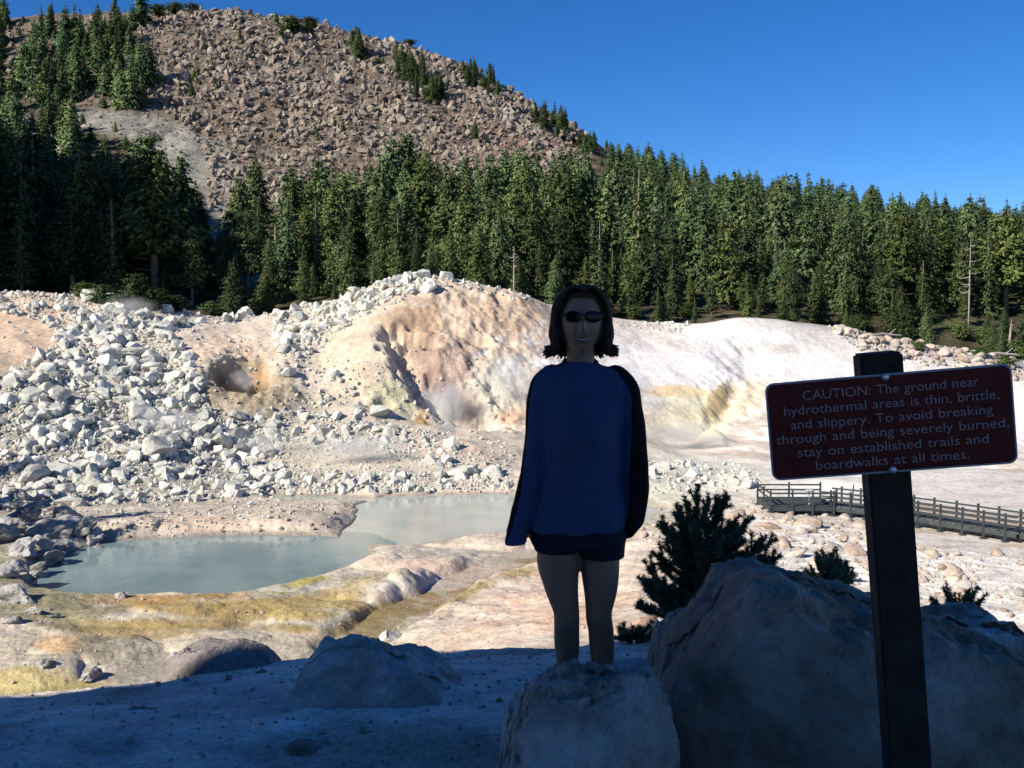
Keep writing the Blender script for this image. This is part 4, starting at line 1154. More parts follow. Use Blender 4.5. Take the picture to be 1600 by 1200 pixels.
# ================================================================== BOARDWALK
M_deck = plain_mat('weathered_deck_wood', (.045, .052, .055), .85, .3, 3)
M_rail = plain_mat('weathered_rail_wood', (.042, .050, .055), .85, .25, 3)
def boardwalk():
    ZD = -10.80
    root = empty('boardwalk', (18, 58, ZD)); tag(root, 'weathered grey wooden boardwalk with rails and a viewing platform on the pale flat', 'boardwalk')
    inv = Vector(root.location)
    def B(mb, name, mat):
        o = mb.build(name, mat, root); o.data.transform(Matrix.Translation(-inv)); return o
    a0 = P(1203, 792, 60.5).x; a1 = P(1306, 792, 60.5).x
    path = [(a1 - .2, 61.6), (P(1352, 795, 60.2).x, 60.2), (P(1430, 800, 58.0).x, 58.0), (P(1500, 810, 56.0).x, 56.0), (P(1600, 830, 53.4).x, 53.4), (P(1760, 830, 50.5).x, 50.5)]
    deck = MB(); posts = []; beams = MB()
    # platform
    n = 26
    for i in range(n):
        x = a0 + (a1 - a0) * (i + .5) / n; deck.box((x, 62.0, ZD), ((a1 - a0) / n - .02, 3.2, .05))
    for y in (60.42, 63.6): beams.bar((a0, y, ZD - .16), (a1, y, ZD - .16), .07, .24)
    for x in (a0, a1): beams.bar((x, 60.42, ZD - .165), (x, 63.6, ZD - .165), .07, .23)
    pl = [(a0, 60.38), ((a0 * 2 + a1) / 3, 60.38), ((a0 + a1 * 2) / 3 - .1, 60.38), (a1 - .15, 60.38), (a1 + .15, 60.9), (a0, 62), (a0, 63.6), ((a0 + a1) / 2, 63.6), (a1, 63.6)]
    rails = []
    ring = [(a1 - .15, 60.38), (a0, 60.38), (a0, 63.6), (a1, 63.6)]
    for q, r_ in zip(ring[:-1], ring[1:]):
        for h in (.76, .46): rails.append(((q[0], q[1], ZD + h), (r_[0], r_[1], ZD + h)))
    # walkway
    import itertools
    acc = 0
    for (x0, y0), (x1, y1) in zip(path[:-1], path[1:]):
        d = Vector((x1 - x0, y1 - y0)); Ls = d.length; d.normalize(); nn = Vector((-d.y, d.x))
        k = int(Ls / .15)
        Mx = np.array([[d.x, nn.x, 0], [d.y, nn.y, 0], [0, 0, 1]])
        for i in range(k):
            c = Vector((x0, y0)) + d * (Ls * (i + .5) / k); deck.box((c.x, c.y, ZD), (Ls / k - .02, 1.6, .05), Mx)
        for sd in (-.82, .82):
            o = nn * sd
            beams.bar((x0 + o.x, y0 + o.y, ZD - .17), (x1 + o.x, y1 + o.y, ZD - .17), .07, .26)
            for h in (.76, .50, .25): rails.append(((x0 + o.x, y0 + o.y, ZD + h), (x1 + o.x, y1 + o.y, ZD + h)))
            m = max(1, round(Ls / 1.15))
            for i in range(m):
                c = Vector((x0, y0)) + d * (Ls * (i + .5) / m) + nn * (sd * 1.05); pl.append((c.x, c.y))
    B(deck, 'decking', M_deck); B(beams, 'side_beam', M_deck)
    for (x, y) in pl:
        mb = MB(); zg = gz(x, y) - .1
        mb.bar((x, y, zg), (x, y, ZD + .92), .10, .10)
        mb.bar((x, y, zg), (x, y, zg + .16), .3, .3)
        B(mb, 'railing_post', M_rail)
    for (a, b) in rails:
        mb = MB(); mb.bar(a, b, .045, .09); B(mb, 'rail', M_rail)
    b = empty('information_panel', (P(1264, 775, 60.9).x, 60.9, ZD + .025)); tag(b, 'small pale information panel standing on the boardwalk platform', 'sign')
    mb = MB(); mb.bar((0, 0, 0), (0, 0, .8), .08); mb.build('post', M_edge, b)
    mb = MB(); mb.box((0, -.06, .86), (.42, .30, .03), np.array(Matrix.Rotation(R(30), 3, 'X'))); mb.build('panel', M_edge, b)
    a = P(1334, 757, 62.5); bt = P(1329, 790, 62.5); mb = MB(); zg = gz(bt.x, 62.5) - .1
    mb.tube([(a.x, 62.5, a.z), ((a.x + bt.x) / 2 + .03, 62.5, (a.z + bt.z) / 2), (bt.x, 62.5, min(bt.z, zg))], [.03, .045, .06], 6)
    tag(mb.build('pole', M_post), 'thin dark pole leaning beside the boardwalk', 'pole')
boardwalk()

# ================================================================== YOUNG PINES
M_need = leaf_mat('young_pine_needles', (.09, .125, .06), (.13, .175, .085), (.17, .215, .11))
M_twig = plain_mat('young_pine_bark', (.06, .045, .035), .9, .3, 20)
def brush_pine(label, D, base, tips, seed, nl=.034, extra=20, dens=1.0, spread=.30, stem_r=.014):
    rs = np.random.RandomState(seed)
    b = P(base[0], base[1], D); top = min(tips, key=lambda t: t[1]); tp = P(top[0], top[1], D)
    root = empty('young_pine', tuple(b)); tag(root, label, 'shrub')
    b = np.array(b); tp = np.array(tp)
    wood = MB(); NV = []
    H = tp[2] - b[2]
    br = []
    for (px, py) in tips:
        t = np.array(P(px, py, D + rs.uniform(-spread, spread) * (0 if (px, py) == top else 1)))
        br.append(t)
    if extra:
        xs_ = [q[0] for q in tips]; ys_ = [q[1] for q in tips]
        for i in range(extra):
            k = rs.randint(len(tips)); k2 = rs.randint(len(tips)); f = rs.uniform(.2, .9)
            a = br[k] * f + br[k2] * (1 - f); a = a * .85 + np.array([b[0], b[1], a[2]]) * .15
            a[1] = D + rs.uniform(-spread, spread); a[2] -= rs.uniform(0, .08) * H; br.append(a)
    for t in br:
        hz = min(max((t[2] - b[2]) / H, 0), 1)
        s0 = b + (tp - b) * max(0.02, hz - rs.uniform(.14, .3)); s0 = s0 + (tp - b) * 0
        if np.allclose(t, tp): s0 = b.copy()
        mid = (s0 + t) / 2; mid[2] -= .12 * np.linalg.norm(t[:2] - s0[:2])
        ts = np.linspace(0, 1, 9)[:, None]
        path = s0 * (1 - ts) ** 2 + mid * 2 * ts * (1 - ts) + t * ts * ts
        wood.tube([tuple(q - b) for q in path], list(np.linspace(stem_r * (1.3 if np.allclose(t, tp) else .55), .003, 9)), 5)
        subs = [path]
        Lb = np.linalg.norm(t - s0)
        for j in range(int(3 + Lb / .04)):
            f = rs.uniform(.35, .95); k = int(f * 8); q0 = path[k]; dirn = path[min(k + 1, 8)] - path[max(k - 1, 0)]; dirn /= np.linalg.norm(dirn) + 1e-9
            dv = dirn * .9 + rs.normal(0, .42, 3) + np.array([0, 0, .55]); dv /= np.linalg.norm(dv)
            ln = rs.uniform(.05, .12)
            sp = q0 + dv * ln * np.linspace(0, 1, 4)[:, None]; subs.append(sp)
            wood.tube([tuple(q - b) for q in sp], [.005, .004, .004, .003], 4)
        for si, sp in enumerate(subs):
            seg = np.linalg.norm(np.diff(sp, axis=0), axis=1).sum()
            n = int(seg / .0008 * dens * (1 if si else .75))
            f = rs.uniform(.45 if si == 0 else .0, 1.0, n) ** .8 * (len(sp) - 1); k = np.minimum(f.astype(int), len(sp) - 2); w = (f - k)[:, None]
            p0 = sp[k] * (1 - w) + sp[k + 1] * w
            ax = sp[k + 1] - sp[k]; ax /= np.linalg.norm(ax, axis=1)[:, None] + 1e-9
            rd = rs.normal(0, 1, (n, 3)); rd -= ax * (rd * ax).sum(1)[:, None]; rd /= np.linalg.norm(rd, axis=1)[:, None] + 1e-9
            dv = ax * .55 + rd * .9; dv /= np.linalg.norm(dv, axis=1)[:, None]
            ln = nl * rs.uniform(.6, 1.05, n)[:, None]
            sd = np.cross(dv, rs.normal(0, 1, (n, 3))); sd /= np.linalg.norm(sd, axis=1)[:, None] + 1e-9
            NV.append(np.stack([p0 - sd * .0030, p0 + sd * .0030, p0 + dv * ln], 1).reshape(-1, 3) - b)
    NV = np.concatenate(NV)
    wood.build('branches', M_twig, root)
    link('needles', mesh_np('needles', NV, np.arange(len(NV)).reshape(-1, 3), M_need, False, np.full((len(NV), 3), 1.0)), root)
brush_pine('bushy young pine with dark needle brushes right of the person', 6.0, (1088, 1012),
           [(1090, 757), (1072, 783), (1106, 788), (1137, 774), (1126, 800), (1147, 822), (1170, 812), (1162, 842), (1058, 805), (1046, 826), (1031, 815), (1040, 848), (1020, 862), (1012, 888), (1005, 910), (1016, 930), (994, 946), (1038, 946), (1060, 955),
            (1035, 884), (1052, 862), (1142, 862), (1186, 852), (1214, 842), (1221, 868), (1200, 878), (1178, 884), (1120, 842), (1110, 872), (1100, 904), (1080, 900), (1062, 905), (1132, 905), (1085, 830), (1095, 860), (1070, 845), (1155, 895)], 4, extra=34, dens=1.0)
brush_pine('small pine sprout poking up behind the ridge of the huge boulder', 7.0, (1300, 960),
           [(1276, 870), (1268, 898), (1288, 884), (1301, 871), (1312, 880), (1325, 886), (1331, 906), (1296, 900), (1283, 908), (1318, 915)], 5, extra=8, spread=.15)
brush_pine('low pine sprig behind the rounded boulder, right of the sign post', 5.6, (1505, 1000), [(1478, 938), (1492, 944), (1508, 933), (1520, 938), (1530, 944), (1460, 948)], 6, extra=0, spread=.1, nl=.03, dens=.6)
brush_pine('tiny pine sprig on the ground beside the legs of the person', 6.2, (992, 1025), [(968, 996), (980, 990), (992, 992), (1004, 990), (1012, 998)], 7, extra=3, spread=.08)

# ================================================================== DEAD TREES AND SHRUBS
def snag(px, py_base, top_py, dmin, label, r=.28, branches=9, seed=1, lean=0):
    h = hit(px, py_base, dmin) ; rs = random.Random(seed)
    if h is None: return
    H = P(px, top_py, h.y).z - h.z
    e = empty('dead_tree', tuple(h)); tag(e, label, 'dead tree')
    mb = MB(); mb.tube([(0, 0, -.5), (lean * .3, 0, H * .35), (lean * .7, 0, H * .7), (lean, 0, H)], [r, r * .8, r * .5, r * .12], 7); mb.build('trunk', BKW, e, True)
    mb = MB()
    for k in range(branches):
        a = rs.uniform(0, 6.28); z = H * rs.uniform(.35, .95); l = (1 - z / H + .25) * H * .2 * rs.uniform(.6, 1.2)
        mb.tube([(lean * z / H, 0, z), (lean * z / H + math.cos(a) * l * .6, math.sin(a) * l * .6, z - .1 * l), (lean * z / H + math.cos(a) * l, math.sin(a) * l, z + .15 * l)], [.09, .06, .02], 4)
    mb.build('branches', BKW, e)
snag(115, 440, 325, 100, 'pale dead tree with crooked branches at the edge of the shaded left forest', .35, 16, 1, .6)
snag(1513, 520, 372, 132, 'bare pale trunk standing among the firs at the far right of the forest', .15, 12, 2)
snag(803, 470, 385, 132, 'thin bare grey trunk among the firs just behind the middle mound', .14, 9, 3)
snag(1577, 545, 500, 120, 'short broken white stump above the right end of the pale rock band', .25, 3, 4, .2)
snag(431, 440, 350, 132, 'slim reddish dead trunk beside the bare earth gap in the middle tree belt', .25, 4, 6)
snag(222, 22, 4, 300, 'tiny dead trunk on the mountain skyline', .7, 2, 7)
for k, (a, b) in enumerate([(1560, 558), (1380, 528)]):
    h = hit(a, b, 118)
    mb = MB(); mb.tube([(-2.2, 0, .2), (0, .3, .45), (2.6, 0, .25)], [.22, .2, .1], 6); mb.tube([(1, .2, .4), (1.8, 0, 1.1)], [.08, .03], 4)
    o = mb.build('fallen_log', BKW, None, loc=tuple(h), rot=(0, 0, .3 * k))
    tag(o, ['fallen bleached log on the red earth patch at the right forest edge', 'fallen bleached log on the rim of the white mound'][k], 'log')
SHR = []
for i in range(3):
    v, f, c, nn = crown_np(rsT, 3.0, 1.9, nwh=12, base=.02, droop=-.02, leaf=.30, fill=1.3, gap=.05, bushy=True)
    SHR.append(set_normals(mesh_np('foliage', v, f, LF_fir, True, c * np.array([1.0, 1.0, .85])), nn))
ST_ = MB(); ST_.tube([(0, 0, -.3), (0, 0, 1.8)], [.12, .04], 5); ST_ = mesh_np('stem', np.concatenate(ST_.v), [np.concatenate(ST_.f4), np.concatenate(ST_.f3)], BK)
def shrub(px, py, hpx, label, group, dmin, wide=1.0):
    h = hit(px, py, dmin)
    if h is None: return
    s = hpx * h.y / F / 3.0
    e = empty('shrub', tuple(h), rT.uniform(0, 6)); e.scale = (s * wide, s * wide, s)
    link('foliage', SHR[rT.randrange(3)], e); link('stem', ST_, e)
    tag(e, label, 'shrub', group)
for (a, b, c_, w) in [(212, 478, 52, .8), (160, 474, 30, 1.3), (240, 482, 34, 1.2), (275, 486, 26, 1.4), (130, 466, 26, 1.3), (60, 456, 34, 1.3), (20, 454, 40, 1.2), (95, 455, 30, 1.2), (330, 492, 22, 1.3), (185, 480, 22, 1.3), (395, 488, 22, 1.2)]:
    shrub(a, b, c_, 'low green shrub behind the rubble crest, ' + ('at the left photo edge' if a < 100 else 'under the scree' if a < 200 else 'left of the earth gap'), 'shrubs behind the rubble crest', 95, w)
for (a, b, c_, w) in [(1530, 558, 16, 1.6), (1570, 574, 18, 1.5), (1435, 548, 16, 1.4), (1585, 560, 30, 1.2), (1500, 530, 26, 1.3), (1405, 524, 24, 1.2), (1075, 497, 22, 1.3), (990, 498, 22, 1.2), (1345, 515, 24, 1.3), (1545, 540, 30, 1.3)]:
    shrub(a, b, c_, 'dark low shrub at the foot of the right forest', 'shrubs at the right forest edge', 110, w)
for (a, b, c_, w) in [(245, 24, 18, 1.6), (275, 22, 18, 1.7), (300, 20, 16, 1.6), (455, 50, 26, 1.4), (485, 44, 18, 1.5), (440, 60, 20, 1.2), (600, 58, 10, 2.2), (640, 70, 8, 2.4), (375, 66, 22, 1.2), (560, 90, 40, .8), (310, 122, 18, 1.2), (300, 150, 14, 1.3), (675, 190, 10, 1.5),
                        (625, 108, 24, 1.3), (650, 130, 34, 1.1), (672, 145, 30, 1), (700, 138, 22, 1.1), (740, 118, 26, 1.2), (770, 138, 34, .9), (742, 222, 30, .7), (675, 160, 34, .7), (650, 155, 38, .6), (590, 100, 10, 1.5), (495, 220, 12, 1.3), (850, 205, 40, 1.0), (830, 190, 26, 1.1), (520, 25, 9, 2), (735, 110, 20, 1.3), (870, 215, 20, 1.2)]:
    if w <= 1.3:
        h = hit(a, b, 260)
        if h: place_tree(h.x, h.y, h.z, max(22, c_ * 1.15) * h.y / F, rT, 'small dark fir on the mountain talus, ' + ('on the right shoulder' if a > 600 else 'near the skyline top' if b < 100 else 'alone amid the blocks'), 'small firs on the talus, ' + ('on the right shoulder' if a > 600 else 'near the skyline top' if b < 100 else 'alone amid the blocks'), 'fir')
        continue
    shrub(a, b, c_, 'dark bush on the mountain talus, ' + ('on the skyline at left' if b < 30 else 'near the skyline top' if b < 75 and a < 520 else 'on the right shoulder cluster' if a > 615 and b < 170 else 'on the far right ridge' if a > 800 else 'alone amid the blocks'), 'bushes on the mountain talus', 260, w)
# small firs high on the left shoulder of the mountain
for k in range(170):
    px = rT.uniform(-20, 210); py = rT.uniform(36, 165)
    if k > 110: px = rT.uniform(110, 235); py = rT.uniform(36, 170)
    if k > 145: px = rT.uniform(-20, 120); py = rT.uniform(150, 250)
    if float(pnoise(np.array([px / 30.0 + 7]), np.array([py / 26.0]))[0]) < -.10: continue
    h = hit(px, py, 250)
    if h: 
        hq = rT.uniform(8, 15); w_ = ('tall' if hq > 13 else 'small' if hq < 9.5 else 'dark') + ' fir on the mountain shoulder, ' + ('near the skyline' if py < 70 else 'halfway down' if py < 115 else 'above the grey scree') + (' at the left photo edge' if px < 60 else ' left of the talus' if px < 130 else ' beside the talus')
        if k > 34: mass.append((h.x, h.y, h.z, hq)); continue
        place_tree(h.x, h.y, h.z, hq, rT, w_, w_.replace(' fir ', ' firs '), 'fir')
for (x0, x1, y0, y1, n, a, b) in [(612, 700, 92, 165, 20, 22, 42), (722, 790, 108, 165, 12, 20, 36), (832, 885, 172, 225, 12, 20, 40), (428, 495, 30, 62, 10, 14, 26), (300, 345, 120, 150, 4, 14, 20), (545, 575, 70, 95, 4, 20, 36), (880, 925, 215, 240, 8, 16, 26), (500, 560, 180, 215, 4, 10, 16)]:
    for k in range(n):
        px = rT.uniform(x0, x1); py = y0 + (y1 - y0) * ((px - x0) / (x1 - x0) * .6 + rT.uniform(0, .4)) ; h = hit(px, py, 250)
        if h:
            w_ = ('on the right shoulder' if x0 < 700 and x0 > 600 else 'right of the shoulder clump' if x0 == 722 else 'at the right end of the ridge' if x0 > 800 else 'near the skyline top' if y0 < 100 else 'alone amid the blocks')
            place_tree(h.x, h.y, h.z, rT.uniform(a, b) * h.y / F, rT, 'small dark fir on the mountain talus, ' + w_, 'small firs on the talus, ' + w_, 'fir')
# unseen firs added outside the left edge to shade the rubble
for (x, y) in [(-33, 50), (-36.5, 55), (-31.5, 45), (-40, 61), (-44, 67), (-36, 48), (-40, 54), (-50, 74), (-46, 60), (-55, 82)]:
    place_tree(x - 3, y, gz(x - 3, y), rT.uniform(8, 11.5), rT, 'unseen fir added left of the pools to shade the rubble', 'added shade firs left of the pools', 'fir')

# ================================================================== the rest of the forest, one mass
V = []; Fc = []; C = []; NN = []; n = 0
rm = np.random.RandomState(9)
for (x, y, z, hh) in mass:
    v, f, c, nn = LOWT[rm.randint(len(LOWT))]; a = rm.uniform(0, 6.28); s = hh / 12.0; w = s * rm.uniform(.8, 1.15)
    ca, sa = math.cos(a) * w, math.sin(a) * w
    q = np.stack([v[:, 0] * ca - v[:, 1] * sa + x, v[:, 0] * sa + v[:, 1] * ca + y, v[:, 2] * s + z], 1)
    l_ = math.hypot(ca, sa); NN.append(np.stack([(nn[:, 0] * ca - nn[:, 1] * sa) / l_, (nn[:, 0] * sa + nn[:, 1] * ca) / l_, nn[:, 2]], 1))
    V.append(q); Fc.append(f + n); n += len(q); t = rm.uniform(.65, 1.35); C.append(c * np.array([t * rm.uniform(.9, 1.15), t, t * rm.uniform(.85, 1.1)]))
tag(link('forest', set_normals(mesh_np('forest', np.concatenate(V), np.concatenate(Fc), LF_fir, True, np.concatenate(C)), np.concatenate(NN))), 'far conifer forest climbing the slopes and the ridge', 'forest', kind='stuff')
print('TREES', len(cand), 'tris', n // 3)
# ================================================================== PERSON
M_skin, _nt, _b = mat_new('skin')
_at = nd(_nt, 'ShaderNodeVertexColor'); _at.layer_name = 'Col'
_nt.links.new(_at.outputs[0], _b.inputs['Base Color']); _b.inputs['Roughness'].default_value = .55; _b.inputs['Subsurface Weight'].default_value = .05
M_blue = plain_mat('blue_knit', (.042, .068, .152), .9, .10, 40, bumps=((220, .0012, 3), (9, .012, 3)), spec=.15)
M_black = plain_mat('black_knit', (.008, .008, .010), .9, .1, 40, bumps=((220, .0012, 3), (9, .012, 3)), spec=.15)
M_short = plain_mat('dark_denim', (.014, .018, .030), .85, .15, 60, bumps=((300, .001, 3), (14, .008, 3)), spec=.2)
M_hair = plain_mat('brown_hair', (.055, .033, .022), .65, .3, 60, spec=.15)
M_lens = plain_mat('dark_lens', (.004, .004, .005), .25, .05, 5, spec=.25)
M_teeth = plain_mat('teeth', (.36, .32, .29), .4, .02, 5)
DP = 3.80; KP = DP / F
def W(px, py, dy=0.0):
    p = P(px, py, DP); return np.array([p.x, p.y + dy, p.z])
def ring_loft(rings, n=28, cap=True):
    """rings: (centre, half width, half depth[, tilt]) -> verts, quads, tris"""
    V = []
    for (c, a, b) in rings:
        for k in range(n):
            t = 2 * math.pi * k / n; V.append([c[0] + a * math.cos(t), c[1] + b * math.sin(t), c[2]])
    f4 = [[i * n + k, i * n + (k + 1) % n, (i + 1) * n + (k + 1) % n, (i + 1) * n + k] for i in range(len(rings) - 1) for k in range(n)]
    f3 = []
    if cap:
        V.append(list(rings[0][0])); V.append(list(rings[-1][0])); a, b = len(V) - 2, len(V) - 1; m = (len(rings) - 1) * n
        for k in range(n): f3.append([a, (k + 1) % n, k]); f3.append([b, m + k, m + (k + 1) % n])
    return V, f4, f3
def smooth_path(pts, rads, n=22):
    pts = np.array(pts, float); s = np.linspace(0, len(pts) - 1, n); k = np.arange(len(pts))
    q = np.stack([pchip(k.astype(float), pts[:, j], s) for j in range(3)], 1); r = pchip(k.astype(float), np.array(rads, float), s)
    return q, r
def remesh(mb, voxel, it=4):
    me = mesh_np('tmp', np.concatenate(mb.v), [np.concatenate(mb.f4), np.concatenate(mb.f3)])
    ob = bpy.data.objects.new('tmp', me); col.objects.link(ob)
    m = ob.modifiers.new('r', 'REMESH'); m.mode = 'VOXEL'; m.voxel_size = voxel; m.use_smooth_shade = True
    s = ob.modifiers.new('s', 'SMOOTH'); s.factor = .5; s.iterations = it
    dg = bpy.context.evaluated_depsgraph_get(); dg.update()
    out = bpy.data.meshes.new_from_object(ob.evaluated_get(dg)); bpy.data.objects.remove(ob)
    v = np.empty(len(out.vertices) * 3); out.vertices.foreach_get('co', v); v = v.reshape(-1, 3)
    f = np.array([list(p.vertices) for p in out.polygons if len(p.vertices) == 4]); f3 = np.array([list(p.vertices) for p in out.polygons if len(p.vertices) == 3])
    return v, ([f, f3] if len(f3) else [f])
def chain(mb, pts, rads, n=18, seg=22):
    q, r = smooth_path(pts, rads, seg); mb.tube([tuple(a) for a in q], list(r), n)
    for i in (0, -1):
        bm = bmesh.new(); bmesh.ops.create_icosphere(bm, subdivisions=2, radius=float(r[i]) * .98)
        mb.add([list(v.co + Vector(q[i])) for v in bm.verts], None, [[v.index for v in f.verts] for f in bm.faces]); bm.free()
def person():
    root = empty('person', (float(W(913, 1157)[0]), DP, gz(.27, DP)))
    tag(root, 'person with bobbed hair, sunglasses, blue sweater and dark shorts standing in shade, smiling', 'person')
    org = np.array(root.location)
    k = KP
    # ---- head
    hc = W(908, 503); hc[1] -= .01
    nu, nv = 96, 80
    V = []
    for j in range(nv + 1):
        ph = math.pi * j / nv
        for i in range(nu):
            th = 2 * math.pi * i / nu
            V.append([math.sin(ph) * math.cos(th), math.sin(ph) * math.sin(th), math.cos(ph)])
    V = np.array(V); d = V.copy()
    x, y, z = d[:, 0], d[:, 1], d[:, 2]          # y negative is the face
    lowf = np.clip(-z, 0, 1)
    X = x * .074 * (1 - .27 * lowf ** 1.8); Y = y * .092 * np.where(y < 0, 1 - .10 * lowf, 1 - .35 * lowf ** 1.5); Z = z * .119
    fr = sstep(.1, .55, -y)
    g = lambda cx, cz, sx, sz: np.exp(-((X - cx) / sx) ** 2 - ((Z - cz) / sz) ** 2) * fr
    dy = -.020 * g(0, -.022, .0085, .017) - .010 * g(0, -.002, .007, .022) + .007 * (g(.030, .012, .014, .010) + g(-.030, .012, .014, .010)) \
         - .004 * (g(.028, .028, .02, .006) + g(-.028, .028, .02, .006)) - .005 * (g(.037, -.028, .016, .015) + g(-.037, -.028, .016, .015)) \
         - .006 * g(0, -.056, .019, .004) - .006 * g(0, -.069, .015, .0045) + .004 * g(0, -.0625, .02, .0028) - .009 * g(0, -.100, .016, .014) + .004 * g(0, -.082, .02, .005)
    Y = Y + dy
    Y = Y - .006 * (np.exp(-((np.abs(X) - .010) / .005) ** 2 - ((Z + .033) / .006) ** 2) * fr)
    hv = np.stack([X, Y, Z], 1) + hc
    f4 = [[j * nu + i, j * nu + (i + 1) % nu, (j + 1) * nu + (i + 1) % nu, (j + 1) * nu + i] for j in range(nv) for i in range(nu)]
    mb = MB(); mb.add(hv, f4, np.zeros((0, 3), int))
    for s in (-1, 1):                                                           # ears
        bm = bmesh.new(); bmesh.ops.create_icosphere(bm, subdivisions=3, radius=1); vv = np.array([v.co[:] for v in bm.verts]) * np.array([.010, .018, .030]) + hc + np.array([s * .076, .012, -.008])
        mb.add(vv, None, [[v.index for v in f.verts] for f in bm.faces]); bm.free()
    chain(mb, [hc + [0, .018, -.05], W(907, 566, .012), W(906, 590, .02)], [.052, .050, .062])
    # ---- trunk inside the clothes, arms, legs
    V_, a4, a3 = ring_loft([(W(907, 578, .02), 40 * k, .055), (W(908, 596, .015), 74 * k, .075), (W(908, 640, .01), 66 * k, .095), (W(907, 700, .01), 56 * k, .085), (W(905, 760, .01), 58 * k, .088), (W(904, 810, .01), 70 * k, .105), (W(904, 850, .01), 60 * k, .10)]); mb.add(V_, a4, a3)
    for (sh, el, wr, s) in ((W(858, 604), W(838, 706, .01), W(812, 785, -.02), -1), (W(966, 606), W(992, 708, .02), W(986, 785, .02), 1)):
        chain(mb, [sh, (sh + el) / 2, el, (el + wr) / 2, wr], [.046, .042, .034, .032, .023])
        palm = wr + np.array([s * .003, -.004, -.055]); chain(mb, [wr, palm * .6 + wr * .4, palm + [0, 0, -.012]], [.023, .024, .021], seg=8)
        for q, (oy, ln) in enumerate(((-.026, .050), (-.009, .057), (.008, .053), (.024, .042))):        # four curled fingers
            b0 = palm + np.array([0, oy, -.018]); b1 = b0 + np.array([-s * .004, 0, -ln * .45]); b2 = b1 + np.array([-s * .018, 0, -ln * .35]); b3 = b2 + np.array([-s * .020, 0, ln * .05])
            chain(mb, [b0, b1, b2, b3], [.0095, .009, .008, .007], n=8, seg=9)
        t0 = wr + np.array([0, -.020, -.02]); chain(mb, [t0, t0 + [-s * .006, -.020, -.028], t0 + [-s * .012, -.024, -.052]], [.012, .011, .008], n=8, seg=7)
    for (pts, s) in (([(880, 835, 30), (872, 872, 34), (877, 915, 28.5), (885, 958, 22.5), (885.5, 985, 22.5), (886, 1005, 22.5), (887, 1045, 18), (889, 1085, 13.5), (890, 1130, 10.5), (890, 1148, 12)], -1),
                     ([(932, 835, 30), (937, 872, 31.5), (938, 915, 29), (935, 957, 23.0), (939, 985, 22.5), (940.5, 1005, 22.5), (942, 1045, 19), (944, 1085, 14), (945, 1130, 10.5), (945, 1148, 12)], 1)):
        dz = [0, 0, -.01, -.015, .0, .012, .012, .005, .01, .01]
        chain(mb, [W(a, b, dd) for (a, b, c), dd in zip(pts, dz)], [c * k * (.90 if b > 940 else .95 if b > 900 else 1) for a, b, c in pts], n=24, seg=50)
        an = W(pts[-1][0], 1148, .0); chain(mb, [an + [0, .03, -.0], an + [s * .006, -.05, -.006], an + [s * .012, -.13, -.012]], [.030, .030, .022], n=12, seg=12)
    v, fs = remesh(mb, .0052, 3)
    # bring the fine face shape back onto the even surface and colour lips and cheeks
    C = np.empty((len(v), 3)); C[:] = (.27, .16, .105)
    q = v - hc
    front = (q[:, 1] < -.05) & (np.abs(q[:, 0]) < .05)
    lips = np.exp(-(q[:, 0] / .026) ** 4 - ((q[:, 2] + .0625 - .25 * q[:, 0] ** 2 / .02) / .008) ** 2) * front
    C += (np.array((.13, .045, .04)) - C) * np.clip(lips, 0, 1)[:, None]
    v = v - org
    link('body', mesh_np('body', v, fs, M_skin, True, C), root)
    o = MB(); pts = []
    for i in range(13):
        a = -1 + 2 * i / 12; xx = a * .0235; pts.append((xx, -.0985 + .32 * xx * xx / .02, -.0625 + .25 * xx * xx / .02))
    Vt = []; F4 = []
    for i, (a, b, c) in enumerate(pts):
        hgt = .0036 * math.sqrt(max(0, 1 - (a / .0245) ** 2)); Vt += [[a, b, c + hgt], [a, b, c - hgt]]
    for i in range(12): F4.append([2 * i, 2 * i + 1, 2 * i + 3, 2 * i + 2])
    Vt = np.array(Vt); Vb = Vt + [0, .006, 0]
    n_ = len(Vt); F4 += [[a + n_ for a in f[::-1]] for f in F4]
    F4 += [[2 * i, 2 * i + 2, 2 * i + 2 + n_, 2 * i + n_] for i in range(12)] + [[2 * i + 1, 2 * i + 1 + n_, 2 * i + 3 + n_, 2 * i + 3] for i in range(12)]
    o.add(np.concatenate([Vt, Vb]) + hc - org, F4); o.f3 = []; o.build('teeth', M_teeth, root, True)
    # ---- sweater
    mb = MB()
    V_, a4, a3 = ring_loft([(W(907, 566, .016), 27 * k, .060), (W(907, 571, .016), 36 * k, .068), (W(908, 578, .012), 56 * k, .078), (W(909, 590, .01), 73 * k, .090), (W(910, 610, .005), 74 * k, .105), (W(910, 650, -.010), 62 * k, .128), (W(908, 680, -.012), 60 * k, .138),
                            (W(905, 720, .0), 64 * k, .124), (W(902, 770, .0), 69 * k, .128), (W(900, 806, .0), 79 * k, .134), (W(899, 826, .0), 79.5 * k, .138)], 40); mb.add(V_, a4, a3)
    chain(mb, [W(862, 592, .01), W(850, 610, .01), W(845, 650), W(838, 715, -.01), W(822, 780, -.03), W(812, 815, -.035), W(806, 832, -.035)], [23 * k, 25 * k, 23 * k, 20.5 * k, 18.5 * k, 17 * k, 16 * k], n=20)
    chain(mb, [W(960, 594, .01), W(974, 612, .01), W(982, 650, .01), W(988, 715, .0), W(991, 770, .0), W(986, 806, .0), W(979, 828, .0)], [24 * k, 27 * k, 25 * k, 22.5 * k, 23.5 * k, 23 * k, 15 * k], n=20)
    # flared left cuff
    V_, a4, a3 = ring_loft([(W(812, 812, -.035), 16 * k, .045), (W(808, 830, -.035), 16.5 * k, .048), (W(805, 846.5, -.035), 17.5 * k, .05)], 24); mb.add(V_, a4, a3)
    v, fs = remesh(mb, .006, 3)
    vx, vy, vz = v[:, 0], v[:, 1], v[:, 2]
